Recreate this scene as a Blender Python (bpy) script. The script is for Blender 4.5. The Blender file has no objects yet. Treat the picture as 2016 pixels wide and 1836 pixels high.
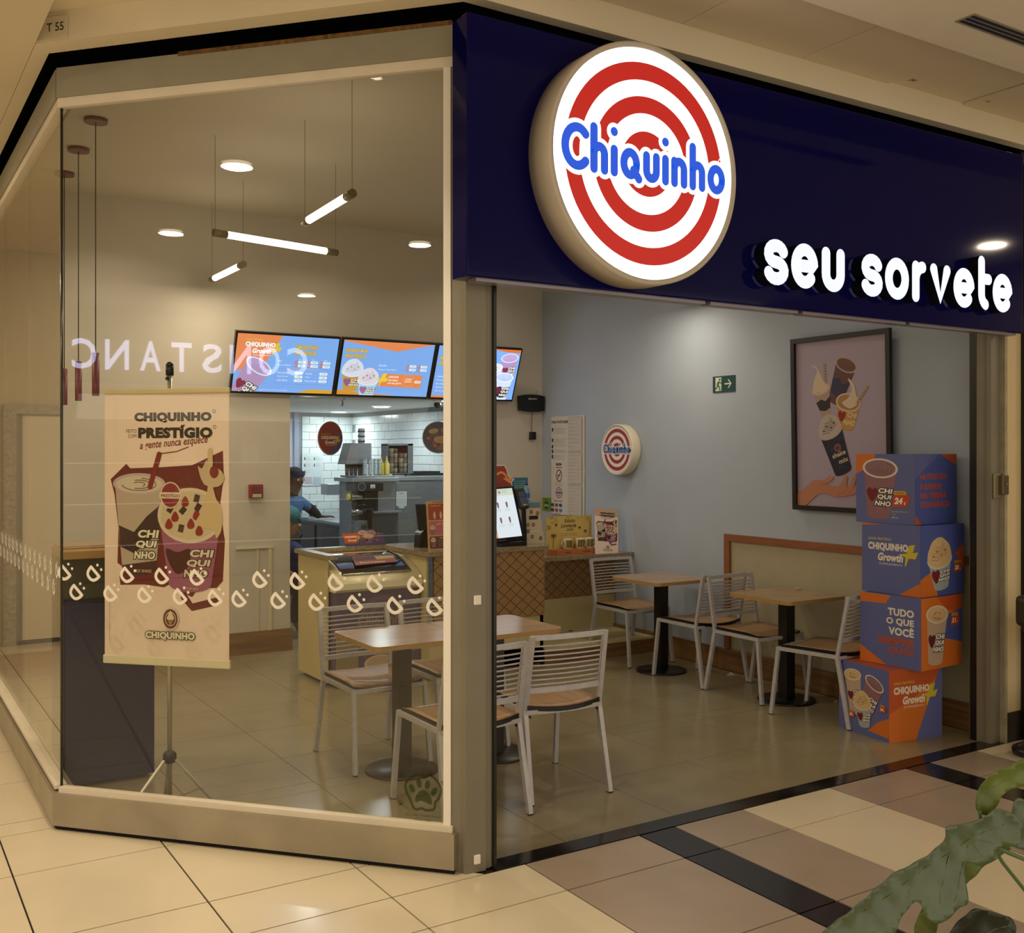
import bpy, bmesh, math, random
from math import sin, cos, pi, radians
from mathutils import Vector, Matrix
random.seed(7)
S = bpy.context.scene
C = S.collection

# ---------------------------------------------------------------- camera, world, lights, exposure
cam = bpy.data.objects.new('camera', bpy.data.cameras.new('camera'))
C.objects.link(cam)
cam.location = (0, 0, 1.65)
cam.rotation_euler = (radians(90), 0, -radians(32.1887))
cam.data.sensor_fit = 'HORIZONTAL'
cam.data.sensor_width = 36
cam.data.lens = 36 * 2047 / 2016
cam.data.shift_y = -28 / 2016
cam.data.clip_start = 0.05
S.camera = cam
S.view_settings.view_transform = 'Standard'
S.view_settings.look = 'None'
S.view_settings.exposure = 0.0
S.view_settings.gamma = 1.0
S.view_settings.use_curve_mapping = False
S.cycles.use_denoising = True
S.cycles.max_bounces = 8
S.cycles.transparent_max_bounces = 16
S.cycles.sample_clamp_indirect = 6
w = bpy.data.worlds.new('mall_ambient'); S.world = w; w.use_nodes = True
w.node_tree.nodes['Background'].inputs[0].default_value = (1.0, 0.86, 0.67, 1)
w.node_tree.nodes['Background'].inputs[1].default_value = 1.25

WARM = (1.0, 0.82, 0.58); COOL = (0.80, 0.93, 1.0)
def area(name, loc, size, power, color, rot=(0, 0, 0), size_y=None, spread=180):
    l = bpy.data.lights.new(name, 'AREA'); l.energy = power; l.color = color; l.size = size
    if size_y: l.shape = 'RECTANGLE'; l.size_y = size_y
    else: l.shape = 'DISK'
    l.spread = radians(spread)
    o = bpy.data.objects.new(name, l); o.location = loc; o.rotation_euler = rot; C.objects.link(o); return o
# mall downlights (round lamps recessed in the mall ceiling), x, y, ceiling height
MALL_LAMPS = [(-1.0, 3.80, 3.51), (-3.31, 3.85, 3.51), (-2.82, 1.81, 3.51), (-6.19, 1.88, 3.51), (8.0, 1.56, 3.40),
              (-.35, 6.6, 3.385), (-2.2, 8.2, 3.385)]
for i, (x, y, z) in enumerate(MALL_LAMPS):
    area('mall_lamp', (x, y, z - .03), .19, 24 if x < -2 else 30, WARM)
area('mall_spot', (.86, 3.52, 3.47), .07, 13, (1, .85, .62), spread=110)
# kitchen lamps
KITCHEN_LAMPS = [(3.42, 8.78, 2.155), (5.15, 12.3, 2.155), (4.95, 10.6, 2.155), (4.85, 8.95, 2.155), (4.0, 11.9, 2.155)]
for x, y, z in KITCHEN_LAMPS:
    area('kitchen_lamp', (x, y, z - .03), .2, 9, COOL)
# added fill lights over the dining room, no fixtures of their own
ROOM_FILLS = [(4.6, 7.6, 3.4), (3.2, 7.7, 3.4), (1.6, 7.7, 3.4), (1.9, 5.6, 3.4), (3.4, 4.4, 3.4), (4.9, 4.5, 3.4)]
for x, y, z in ROOM_FILLS:
    area('room_fill', (x, y, z - .03), .12, 3.0 if y > 7 else 1.6, (1, .86, .68), spread=150)

# ---------------------------------------------------------------- materials
def lin(c):
    if isinstance(c, str):
        c = c.lstrip('#'); c = [int(c[i:i + 2], 16) / 255 for i in (0, 2, 4)]
        return tuple((v / 12.92 if v <= .04045 else ((v + .055) / 1.055) ** 2.4) for v in c)
    return tuple(c)
_mc = {}
def M(col, rough=.5, metal=0., emit=0., spec=.5, noise=0., nscale=8., bump=0., trans=0., coat=0., kind=None, alpha=1., key=None):
    k = (col, rough, metal, emit, spec, noise, nscale, bump, trans, coat, kind, alpha)
    if k in _mc: return _mc[k]
    m = bpy.data.materials.new(key or ('mat_%s' % (col if isinstance(col, str) else 'c'))); m.use_nodes = True
    nt = m.node_tree; N = nt.nodes; L = nt.links; b = N['Principled BSDF']
    c = lin(col) + (1,)
    b.inputs['Base Color'].default_value = c
    b.inputs['Roughness'].default_value = rough; b.inputs['Metallic'].default_value = metal
    b.inputs['Specular IOR Level'].default_value = spec
    if coat: b.inputs['Coat Weight'].default_value = coat; b.inputs['Coat Roughness'].default_value = .08
    if trans: b.inputs['Transmission Weight'].default_value = trans
    if alpha < 1: b.inputs['Alpha'].default_value = alpha
    if emit:
        b.inputs['Emission Color'].default_value = c; b.inputs['Emission Strength'].default_value = emit
        b.inputs['Base Color'].default_value = (0.01, .01, .01, 1)
    if noise or bump or kind:
        tc = N.new('ShaderNodeTexCoord')
        if kind == 'wood':   # grain runs along local X
            mp = N.new('ShaderNodeMapping'); mp.inputs['Scale'].default_value = (1.2, 16, 16); L.new(tc.outputs['Object'], mp.inputs['Vector'])
            src = mp.outputs['Vector']
        elif kind == 'woody':
            mp = N.new('ShaderNodeMapping'); mp.inputs['Scale'].default_value = (16, 1.2, 16); L.new(tc.outputs['Object'], mp.inputs['Vector'])
            src = mp.outputs['Vector']
        elif kind == 'brushed':
            mp = N.new('ShaderNodeMapping'); mp.inputs['Scale'].default_value = (3, 3, 40); L.new(tc.outputs['Object'], mp.inputs['Vector'])
            src = mp.outputs['Vector']
        else: src = tc.outputs['Object']
        n = N.new('ShaderNodeTexNoise'); n.inputs['Scale'].default_value = nscale; n.inputs['Detail'].default_value = 5
        L.new(src, n.inputs['Vector'])
        if noise:
            mx = N.new('ShaderNodeMix'); mx.data_type = 'RGBA'
            mx.inputs[6].default_value = tuple(v * (1 - noise) for v in c[:3]) + (1,)
            mx.inputs[7].default_value = tuple(min(1, v * (1 + noise)) for v in c[:3]) + (1,)
            mr = N.new('ShaderNodeMapRange'); mr.inputs[1].default_value = .3; mr.inputs[2].default_value = .7
            L.new(n.outputs['Fac'], mr.inputs[0]); L.new(mr.outputs[0], mx.inputs[0]); L.new(mx.outputs[2], b.inputs['Base Color'])
        if bump:
            bp = N.new('ShaderNodeBump'); bp.inputs['Strength'].default_value = bump; bp.inputs['Distance'].default_value = .01
            L.new(n.outputs['Fac'], bp.inputs['Height']); L.new(bp.outputs[0], b.inputs['Normal'])
    _mc[k] = m; return m
def glass_mat(name, tint, ior=1.5, rough=0.0):
    m = bpy.data.materials.new(name); m.use_nodes = True; nt = m.node_tree; nt.nodes.clear()
    o = nt.nodes.new('ShaderNodeOutputMaterial'); mx = nt.nodes.new('ShaderNodeMixShader'); f = nt.nodes.new('ShaderNodeFresnel')
    t = nt.nodes.new('ShaderNodeBsdfTransparent'); g = nt.nodes.new('ShaderNodeBsdfGlossy')
    ge = nt.nodes.new('ShaderNodeNewGeometry'); mr = nt.nodes.new('ShaderNodeMapRange')   # same reflectance entering and leaving the pane
    mr.inputs[3].default_value = ior; mr.inputs[4].default_value = 1 / ior; nt.links.new(ge.outputs['Backfacing'], mr.inputs[0]); nt.links.new(mr.outputs[0], f.inputs['IOR'])
    t.inputs['Color'].default_value = tint + (1,); g.inputs['Roughness'].default_value = rough
    g.inputs['Color'].default_value = (1, 1, 1, 1)
    nt.links.new(f.outputs[0], mx.inputs[0]); nt.links.new(t.outputs[0], mx.inputs[1]); nt.links.new(g.outputs[0], mx.inputs[2]); nt.links.new(mx.outputs[0], o.inputs[0])
    return m
GLASS = glass_mat('window_glass', (.95, .95, .91), 1.41)
CLEAR = glass_mat('clear_plastic', (.95, .96, .97), 1.35, .05)
PLASTER = M('#cdc6b4', .8, noise=.03, nscale=3)
STEEL = M('#a8a49c', .32, 1, noise=.12, nscale=3, kind='brushed', bump=.05)
KSTEEL = M('#969ca4', .38, .8, noise=.1, nscale=2, kind='brushed')
DKSTEEL = M('#4a4f58', .35, .8, noise=.1, nscale=2)
ALU = M('#d8cdb8', .4, 0, noise=.04)
TAUPE = M('#7f7968', .5, .1, noise=.06, nscale=5)
TAUPE2 = M('#736d60', .55, .1, noise=.06, nscale=5)
BLACK = M('#0b0b0d', .35)
NAVY = M('#0b0b46', .06, spec=.12)
CHAIRM = M('#b7b4b8', .4, .2, noise=.08, nscale=30)
WOODT = M('#a98a66', .2, noise=.12, nscale=2.2, kind='wood', spec=.5)
WOODE = M('#a5834f', .45, noise=.1, nscale=3, kind='wood')
SEATW = M('#a17e58', .35, noise=.18, nscale=2.2, kind='woody')
GRANITE = M('#8a7a60', .18, noise=.35, nscale=60)
CREAM = M('#c6b788', .5, noise=.03, nscale=4)
MDF = M('#98754a', .6, noise=.06, nscale=20)
MDFD = M('#4a3115', .8)
BASEW = M('#7c5a36', .45, noise=.3, nscale=2, kind='wood')
BASEWY = M('#7c5a36', .45, noise=.3, nscale=2, kind='woody')
WHITEP = M('#ece7dd', .4)

# ---------------------------------------------------------------- mesh building
class MB:
    def __init__(s): s.bm = bmesh.new(); s.mats = []
    def mi(s, m):
        if m is None: m = BLACK
        if m not in s.mats: s.mats.append(m)
        return s.mats.index(m)
    def face(s, vs, m, smooth=False):
        try:
            f = s.bm.faces.new(vs); f.material_index = s.mi(m); f.smooth = smooth; return f
        except ValueError: return None
    def box(s, x0, y0, z0, x1, y1, z1, m, R=None):
        v = [Vector(p) for p in ((x0, y0, z0), (x1, y0, z0), (x1, y1, z0), (x0, y1, z0), (x0, y0, z1), (x1, y0, z1), (x1, y1, z1), (x0, y1, z1))]
        if R: v = [R @ p for p in v]
        v = [s.bm.verts.new(p) for p in v]
        for q in ((3, 2, 1, 0), (4, 5, 6, 7), (0, 1, 5, 4), (1, 2, 6, 5), (2, 3, 7, 6), (3, 0, 4, 7)): s.face([v[i] for i in q], m)
        return s
    def bbox(s, x0, y0, z0, x1, y1, z1, m, b=.004, R=None, seg=2):
        t = bmesh.new(); bmesh.ops.create_cube(t, size=1)
        for v in t.verts: v.co = Vector(((x0 + x1) / 2 + v.co.x * (x1 - x0), (y0 + y1) / 2 + v.co.y * (y1 - y0), (z0 + z1) / 2 + v.co.z * (z1 - z0)))
        bmesh.ops.bevel(t, geom=t.edges[:], offset=b, segments=seg, affect='EDGES', profile=.5)
        s.merge(t, m, R, smooth=False); return s
    def merge(s, t, m, R=None, smooth=False):
        mp = {}
        for v in t.verts: mp[v] = s.bm.verts.new(R @ v.co if R else v.co)
        for f in t.faces: s.face([mp[v] for v in f.verts], m, smooth)
        t.free()
    def bar(s, p0, p1, w, d, m, up=(0, 0, 1)):
        p0, p1 = Vector(p0), Vector(p1); z = (p1 - p0); L = z.length; z.normalize()
        u = Vector(up)
        if abs(z.dot(u)) > .98: u = Vector((0, 1, 0))
        x = z.cross(u).normalized(); y = z.cross(x)
        R = Matrix((x, y, z)).transposed().to_4x4(); R.translation = p0
        return s.box(-w / 2, -d / 2, 0, w / 2, d / 2, L, m, R)
    def tube(s, pts, r, m, seg=8, cap=True, closed=False):
        pts = [Vector(p) for p in pts]; n = len(pts); rings = []; prev = None
        rr = r if isinstance(r, (list, tuple)) else [r] * n
        for i, p in enumerate(pts):
            if closed: t = pts[(i + 1) % n] - pts[i - 1]
            else: t = (pts[min(i + 1, n - 1)] - pts[max(i - 1, 0)])
            t.normalize()
            if prev is None:
                u = Vector((0, 0, 1)) if abs(t.z) < .9 else Vector((0, 1, 0))
                x = t.cross(u).normalized()
            else:
                x = prev - t * prev.dot(t)
                x.normalize()
            prev = x; y = t.cross(x)
            rings.append([s.bm.verts.new(p + (x * cos(2 * pi * k / seg) + y * sin(2 * pi * k / seg)) * rr[i]) for k in range(seg)])
        for i in range(n if closed else n - 1):
            a, b = rings[i], rings[(i + 1) % n]
            for k in range(seg): s.face([a[k], a[(k + 1) % seg], b[(k + 1) % seg], b[k]], m, True)
        if cap and not closed: s.face(rings[0][::-1], m); s.face(rings[-1], m)
        return s
    def lathe(s, prof, m, seg=32, R=None, cap=True, smooth=True):
        rings = []
        for r, z in prof:
            rings.append([s.bm.verts.new((R @ Vector((r * cos(2 * pi * k / seg), r * sin(2 * pi * k / seg), z))) if R else (r * cos(2 * pi * k / seg), r * sin(2 * pi * k / seg), z)) for k in range(seg)])
        ms = m if isinstance(m, (list, tuple)) else [m] * (len(prof) - 1)
        for i in range(len(prof) - 1):
            for k in range(seg): s.face([rings[i][k], rings[i][(k + 1) % seg], rings[i + 1][(k + 1) % seg], rings[i + 1][k]], ms[i], smooth)
        if cap:
            if prof[0][0] > 1e-5: s.face(rings[0][::-1], ms[0])
            if prof[-1][0] > 1e-5: s.face(rings[-1], ms[-1])
        return s
    def prism(s, poly, z0, z1, m, R=None, side=None, top=None):
        T = (lambda p: R @ Vector(p)) if R else (lambda p: Vector(p))
        a = [s.bm.verts.new(T((x, y, z0))) for x, y in poly]; b = [s.bm.verts.new(T((x, y, z1))) for x, y in poly]
        n = len(poly); s.face(a[::-1], m); s.face(b, top or m)
        for i in range(n): s.face([a[i], a[(i + 1) % n], b[(i + 1) % n], b[i]], side or m)
        return s
    def sphere(s, c, r, m, seg=16, sc=(1, 1, 1), R=None):
        t = bmesh.new(); bmesh.ops.create_uvsphere(t, u_segments=seg, v_segments=max(6, seg // 2), radius=1)
        for v in t.verts:
            q = Vector((v.co.x * r * sc[0], v.co.y * r * sc[1], v.co.z * r * sc[2]))
            if R: q = R @ q
            v.co = q + Vector(c)
        s.merge(t, m, None, True); return s
    def build(s, name, parent=None, fix=True, mat4=None):
        if fix: bmesh.ops.recalc_face_normals(s.bm, faces=s.bm.faces[:])
        me = bpy.data.meshes.new(name); s.bm.to_mesh(me); s.bm.free()
        for m in s.mats: me.materials.append(m)
        return link(name, me, parent, mat4)
def link(name, me, parent=None, mat4=None):
    o = bpy.data.objects.new(name, me); C.objects.link(o)
    if parent is not None: o.parent = parent
    if mat4 is not None: o.matrix_local = mat4
    return o
def tag(o, label=None, cat=None, group=None, kind=None):
    if label: o['label'] = label
    if cat: o['category'] = cat
    if group: o['group'] = group
    if kind: o['kind'] = kind
    return o
def thing(name, label, cat, loc=(0, 0, 0), rz=0., group=None):
    o = bpy.data.objects.new(name, None); o.empty_display_size = .05; C.objects.link(o)
    o.location = loc; o.rotation_euler = (0, 0, rz)
    return tag(o, label, cat, group)
def struct(name, mb, label=None, parent=None, loc=None):
    o = mb.build(name, parent)
    if loc: o.location = loc
    if parent is None: o['kind'] = 'structure'
    if label: o['label'] = label
    return o
def dup(root, loc, rz, label, group=None):
    r = root.copy(); C.objects.link(r); r.location = loc; r.rotation_euler = (0, 0, rz); r['label'] = label
    if group: r['group'] = group
    for ch in list(root.children):
        c = ch.copy(); C.objects.link(c); c.parent = r
        for g in ch.children:
            d = g.copy(); C.objects.link(d); d.parent = c
    return r
def frame(o, xd, yd):
    x = Vector(xd).normalized(); y = Vector(yd).normalized(); z = x.cross(y)
    R = Matrix((x, y, z)).transposed().to_4x4(); R.translation = Vector(o); return R
FRONT = ((1, 0, 0), (0, 0, 1))      # prints facing the mall (-Y)
SIDE = ((0, -1, 0), (0, 0, 1))      # prints facing -X

# ---------------------------------------------------------------- flat print
_tc = {}
def glyphs(t, bold=0., shear=0., sp=None):
    bold *= 1.25; sp = bold if sp is None else sp * 1.25
    k = (t, bold, shear, sp)
    if k in _tc: return _tc[k]
    cu = bpy.data.curves.new('t', 'FONT'); cu.body = t; cu.size = 1; cu.offset = bold; cu.shear = shear; cu.resolution_u = 3; cu.space_character = 1 + sp * 1.3; cu.fill_mode = 'FRONT' if hasattr(cu, 'fill_mode') else 'FRONT'
    cu.dimensions = '2D'
    o = bpy.data.objects.new('t', cu); C.objects.link(o)
    bpy.context.view_layer.update()
    me = bpy.data.meshes.new_from_object(o.evaluated_get(bpy.context.evaluated_depsgraph_get()))
    V = [(v.co.x, v.co.y) for v in me.vertices]; F = [tuple(p.vertices) for p in me.polygons]
    F = [f if me.polygons[i].normal.z >= 0 else f[::-1] for i, f in enumerate(F)]
    bpy.data.objects.remove(o); bpy.data.curves.remove(cu); bpy.data.meshes.remove(me)
    _tc[k] = (V, F); return _tc[k]
def smooth_poly(P, n=4):
    out = []; N = len(P)
    for i in range(N):
        p0, p1, p2, p3 = [Vector(P[(i + k) % N]) for k in (-1, 0, 1, 2)]
        for j in range(n):
            t = j / n
            q = .5 * ((2 * p1) + (p2 - p0) * t + (2 * p0 - 5 * p1 + 4 * p2 - p3) * t * t + (3 * p1 - p0 - 3 * p2 + p3) * t ** 3)
            out.append((q.x, q.y))
    return out
def ell(cx, cy, rx, ry, n=28, a0=0., a1=360., rot=0.):
    out = []
    full = abs(a1 - a0) >= 359.9
    for i in range(n if full else n + 1):
        a = radians(a0 + (a1 - a0) * i / n); x, y = rx * cos(a), ry * sin(a); r = radians(rot)
        out.append((cx + x * cos(r) - y * sin(r), cy + x * sin(r) + y * cos(r)))
    return out
def ribbon(P, w, closed=False):
    """strip of quads (and round ends) along a 2D polyline -> (verts, faces)"""
    P = [Vector(p) for p in P]; n = len(P); V = []; F = []
    for i in range(n):
        t = (P[(i + 1) % n] - P[i - 1]) if closed else (P[min(i + 1, n - 1)] - P[max(i - 1, 0)])
        t.normalize(); q = Vector((-t.y, t.x)) * w / 2
        V += [tuple(P[i] + q), tuple(P[i] - q)]
    for i in range(n if closed else n - 1):
        j = (i + 1) % n; F.append((2 * i, 2 * i + 1, 2 * j + 1, 2 * j))
    caps = []
    if not closed:
        for e, s_ in ((0, 1), (n - 1, -1)):
            b = len(V); k = 8; t = (P[1] - P[0]) if e == 0 else (P[n - 1] - P[n - 2]); a = math.atan2(t.y, t.x) + (pi / 2 if e == 0 else -pi / 2)
            ring = []
            for q in range(k + 1):
                V.append((P[e].x + cos(a + pi * q / k) * w / 2, P[e].y + sin(a + pi * q / k) * w / 2)); ring.append(b + q)
            F.append(tuple(ring)); caps.append(ring)
    return V, F, caps
class Art:
    """flat print made of thin coloured shapes, local x to the right, y up"""
    DZ = .00009
    def __init__(s, emit=0., rough=.5): s.items = []; s.k = 0; s.emit = emit; s.rough = rough
    def m(s, c): return M(c, s.rough, emit=s.emit) if isinstance(c, str) else c
    def add(s, V, F, c): s.k += 1; s.items.append((V, F, s.m(c), s.k)); return s
    def poly(s, P, c): return s.add(list(P), [tuple(range(len(P)))], c)
    def rect(s, x, y, w, h, c, r=0.): 
        if not r: return s.poly([(x, y), (x + w, y), (x + w, y + h), (x, y + h)], c)
        P = []
        for cx, cy, a in ((x + w - r, y + r, -90), (x + w - r, y + h - r, 0), (x + r, y + h - r, 90), (x + r, y + r, 180)): P += ell(cx, cy, r, r, 4, a, a + 90)
        return s.poly(P, c)
    def ell(s, cx, cy, rx, ry, c, rot=0, n=28): return s.poly(ell(cx, cy, rx, ry, n, rot=rot), c)
    def ring(s, cx, cy, r1, r0, c, n=48, a0=0, a1=360, sy=1.):
        V = []; F = []; full = abs(a1 - a0) > 359; m = n if full else n + 1
        for i in range(m):
            a = radians(a0 + (a1 - a0) * i / n); V += [(cx + r1 * cos(a), cy + r1 * sin(a) * sy), (cx + r0 * cos(a), cy + r0 * sin(a) * sy)]
        for i in range(n): j = (i + 1) % m; F.append((2 * i + 1, 2 * i, 2 * j, 2 * j + 1))
        return s.add(V, F, c)
    def line(s, P, w, c, closed=False):
        V, F, _ = ribbon(P, w, closed); return s.add(V, [f[::-1] if False else f for f in F], c)
    def blob(s, P, c, n=4): return s.poly(smooth_poly(P, n), c)
    def text(s, t, x, y, w, h, c, bold=.0, shear=0., out=None, ob=.07, rot=0., fx=None):
        V, F = glyphs(t, bold, shear)
        if not V: return s
        x0 = min(v[0] for v in V); x1 = max(v[0] for v in V); y0 = min(v[1] for v in V); y1 = max(v[1] for v in V)
        sx = w / (x1 - x0); sy = h / (y1 - y0); r = radians(rot)
        def T(VV):
            q = []
            for a, b in VV:
                a, b = (a - x0) * sx, (b - y0) * sy; q.append((x + a * cos(r) - b * sin(r), y + a * sin(r) + b * cos(r)))
            return [fx(p) for p in q] if fx else q
        if out:
            V2, F2 = glyphs(t, bold + ob, shear, bold); s.add(T(V2), F2, out)
        return s.add(T(V), F, c)
    def clip(s, x0, y0, x1, y1):
        s.items = [(V, F, m, k) for V, F, m, k in s.items]
        s.cl = (x0, y0, x1, y1); return s
    def build(s, name, parent, mat4, off=.0006):
        bm = bmesh.new(); mats = []
        for V, F, m, k in s.items:
            if m not in mats: mats.append(m)
            mi = mats.index(m)
            vs = [bm.verts.new((v[0], v[1], off + k * s.DZ)) for v in V]
            for f in F:
                try: q = bm.faces.new([vs[i] for i in f]); q.material_index = mi
                except ValueError: pass
        if getattr(s, 'cl', None):
            x0, y0, x1, y1 = s.cl
            for co, no in (((x0, 0, 0), (-1, 0, 0)), ((x1, 0, 0), (1, 0, 0)), ((0, y0, 0), (0, -1, 0)), ((0, y1, 0), (0, 1, 0))):
                bmesh.ops.bisect_plane(bm, geom=bm.verts[:] + bm.edges[:] + bm.faces[:], plane_co=co, plane_no=no, clear_outer=True)
        me = bpy.data.meshes.new(name); bm.to_mesh(me); bm.free()
        for m in mats: me.materials.append(m)
        return link(name, me, parent, mat4)
# ---- motifs used by the prints
def rot2(P, cx, cy, a):
    r = radians(a); return [(cx + (x - cx) * cos(r) - (y - cy) * sin(r), cy + (x - cx) * sin(r) + (y - cy) * cos(r)) for x, y in P]
def cup(a, cx, cy, w, h, ang=0., body='#8a5f68', rim='#d8cfc8', fill='#8f6a70', swirl='#6b474e', heart='#6e1418', txt=True, cream=None, drizzle=None, sc=1., wb=.66, tilt=.24, band=None):
    """paper cup: (cx,cy) centre of the rim, w rim width, h height below the rim"""
    fx = lambda p: rot2([p], cx, cy, ang)[0]
    R = lambda P: [fx(p) for p in P]
    b = wb * w / 2
    a.poly(R([(cx - w / 2 * .96, cy)] + ell(cx, cy - h, b, b * .3, 10, 180, 360) + [(cx + w / 2 * .96, cy)]), body)
    if band: a.poly(R([(cx - w * .42, cy - h * .45)] + [(cx - w * .1, cy - h * .38), (cx + w * .1, cy - h * .5), (cx + w * .42, cy - h * .36), (cx + b * 1.06, cy - h * .8), (cx, cy - h * .86), (cx - b * 1.06, cy - h * .78)]), band)
    if heart:
        hw = w * .3; hx = cx - w * .2; hy = cy - h * .52
        a.blob(R([(hx, hy + hw * .25), (hx + hw * .3, hy + hw * .42), (hx + hw * .55, hy + hw * .1), (hx + hw * .35, hy - hw * .45), (hx, hy - hw * .8), (hx - hw * .4, hy - hw * .35), (hx - hw * .55, hy + hw * .1), (hx - hw * .3, hy + hw * .42)]), heart, 3)
    if txt:
        tw = w * .42; th = h * .105; tx = cx - w * .02
        for i, t in enumerate(('CHI', 'QUI', 'NHO')):
            yy = cy - h * (.52 + i * .135)
            dx = (0, -.02, -.09)[i] * w
            a.text(t, tx + dx, yy, tw * (1, 1, 1.12)[i], th, '#f4f0e8', .035, .15, out='#1d1516', ob=.09, fx=fx)
    a.ell(cx, cy, w / 2 * 1.04, w / 2 * 1.04 * tilt * 2, rim, ang) if not ang else a.poly(R(ell(cx, cy, w / 2 * 1.04, w * .52 * tilt * 2)), rim)
    if cream:
        a.poly(R(ell(cx, cy, w * .46, w * .46 * tilt * 1.9)), cream)
        ch = w * .62
        a.blob(R([(cx - w * .46, cy - w * .02), (cx - w * .49, cy + ch * .28), (cx - w * .40, cy + ch * .55), (cx - w * .28, cy + ch * .78), (cx - w * .08, cy + ch * .92), (cx + w * .12, cy + ch * .93), (cx + w * .26, cy + ch * .80), (cx + w * .42, cy + ch * .58), (cx + w * .49, cy + ch * .28), (cx + w * .46, cy - w * .02), (cx, cy - w * .12)]), cream)
        for j in range(5):
            P = [(cx - w * .34 + w * .05 * j, cy + ch * (.05 + .12 * j)), (cx - w * .1 + w * .03 * j, cy - ch * .02 + ch * .13 * j), (cx + w * .2, cy + ch * (.12 + .12 * j)), (cx + w * (.34 - .05 * j), cy + ch * (.25 + .12 * j))]
            a.line(R(P), w * .018, swirl)
        for j in range(4):
            a.poly(R(ell(cx + w * (-.26 + .17 * j), cy + ch * (.18 + .17 * (j % 2)), w * .045, w * .03, 8)), drizzle or '#a5642c')
    else:
        a.poly(R(ell(cx, cy, w * .455, w * .455 * tilt * 1.9)), fill)
        for j, rr in enumerate((.34, .22, .11)):
            a.line(R(ell(cx + w * .02, cy, w * rr, w * rr * tilt * 1.9, 14, 200 - 40 * j, 420 - 30 * j)), w * .014, swirl)
        if drizzle:
            for j in range(3): a.line(R(ell(cx + w * .05, cy, w * (.1 + .09 * j), w * (.1 + .09 * j) * .42, 8, 20 + 100 * j, 90 + 100 * j)), w * .035, drizzle)
def bolt(a, x, y, s, c='#d9c22a'):
    P = [(.30, .0), (.36, .0), (.50, .36), (.86, .36), (1.0, .68), (.72, .62), (.84, 1.0), (.52, .94), (.40, .58), (.0, .52), (.14, .46), (.34, .40)]
    a.poly([(x + u * s, y + v * s) for u, v in P], c)
def growth(a, x, y, w, wh='#e6dfcf', ye='#c9b82e', shear=.0, fx=None):
    """'linha proteica / CHIQUINHO / Growth / SUPPLEMENTS' block with the yellow bolt; x,y lower left, w text width"""
    bolt(a, x + w * .78, y + w * .02, w * .46, ye)
    a.text('LINHA PROTEICA', x, y + w * .52, w * .58, w * .055, ye, .012, .25)
    a.text('CHIQUINHO', x, y + w * .29, w, w * .18, wh, .045)
    a.text('Growth', x + w * .25, y + w * .09, w * .63, w * .17, wh, .04, .2)
    a.text('SUPPLEMENTS', x + w * .28, y + w * .01, w * .58, w * .04, wh, .0, .1)
def badge(a, x, y, w, t='24', oc='#b7431c', ye='#c79a22'):
    h = w * .62
    a.poly([(x + w * .14, y + h), (x + w * .86, y + h), (x + w, y + h * .75), (x + w * .88, y + h * .1), (x + w * .78, y), (x, y), (x + w * .02, y + h * .25)], oc)
    a.rect(x + w * .12, y + h * .92, w * .66, h * .3, ye, h * .1)
    a.text('PROTEÍNA', x + w * .2, y + h * 1.0, w * .5, h * .13, '#7a3312', .02, .2)
    a.text(t, x + w * .14, y + h * .22, w * .46, h * .5, '#eee6d8', .04, .2)
    a.text('g', x + w * .66, y + h * .18, w * .1, h * .22, '#eee6d8', .02, .2)
def arc(cx, cy, rx, ry, a0, a1, n=14): return ell(cx, cy, rx, ry, n, a0, a1)
# rounded single-stroke letters (centre lines), x-height about 1
def GL(wt):
    h = wt / 2; X = 1 - h; b = h
    G = {}
    G['C'] = ([arc(.62, .72, .52, .72 - b + .0, 45, 315, 26)], 1.08)
    G['h'] = ([[(h, b), (h, 1.38)], [(h, .62)] + arc(.40, .62, .40 - h, X - .62, 180, 0)[0:] + [(.80 - h, b)]], .80)
    G['i'] = ([[(h, b), (h, X)], [(h, 1.36), (h, 1.362)]], wt)
    G['q'] = ([arc(.46, .5, .46 - h, .5 - h, 0, 360, 26), [(.62, .32), (.86, .08)]], .95)
    G['u'] = ([[(h, X)] + arc(.40, .40, .40 - h, .40 - b, 180, 360) + [(.80 - h, X)]], .80)
    G['n'] = ([[(h, b), (h, X)], [(h, .6)] + arc(.40, .60, .40 - h, X - .60, 180, 0) + [(.80 - h, b)]], .80)
    G['o'] = ([arc(.46, .5, .46 - h, .5 - h, 0, 360, 28)], .92)
    G['e'] = ([[(h + .02, .5), (.88 - h, .5)] + arc(.45, .5, .45 - h, .5 - h, 5, 312, 26)], .90)
    G['s'] = ([arc(.36, .5 + (.5 - h) / 2, .33 - h * .6, (.5 - h) / 2, 20, 270, 12) + arc(.36, .5 - (.5 - h) / 2, .34 - h * .6, (.5 - h) / 2, 90, -160, 12)], .72)
    G['r'] = ([[(h, b), (h, X)], [(h, .55)] + arc(.44, .55, .44 - h, X - .55, 180, 95, 8)], .60)
    G['v'] = ([[(h, X), (.42, b + .02), (.84 - h, X)]], .84)
    G['t'] = ([[(h + .04, 1.22), (h + .04, .42)] + arc(.42, .42, .42 - h - .04, .42 - b, 180, 255, 8), [(h + .04, X - .06), (.50, X - .06)]], .56)
    return G
def strokes(text, wt, gap):
    G = GL(wt); x = 0; out = []
    for ch in text:
        if ch == ' ': x += .5; continue
        P, adv = G[ch]; out.append((ch, [[(x + p[0], p[1]) for p in pl] for pl in P])); x += adv + gap
    return out, x - gap
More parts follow.
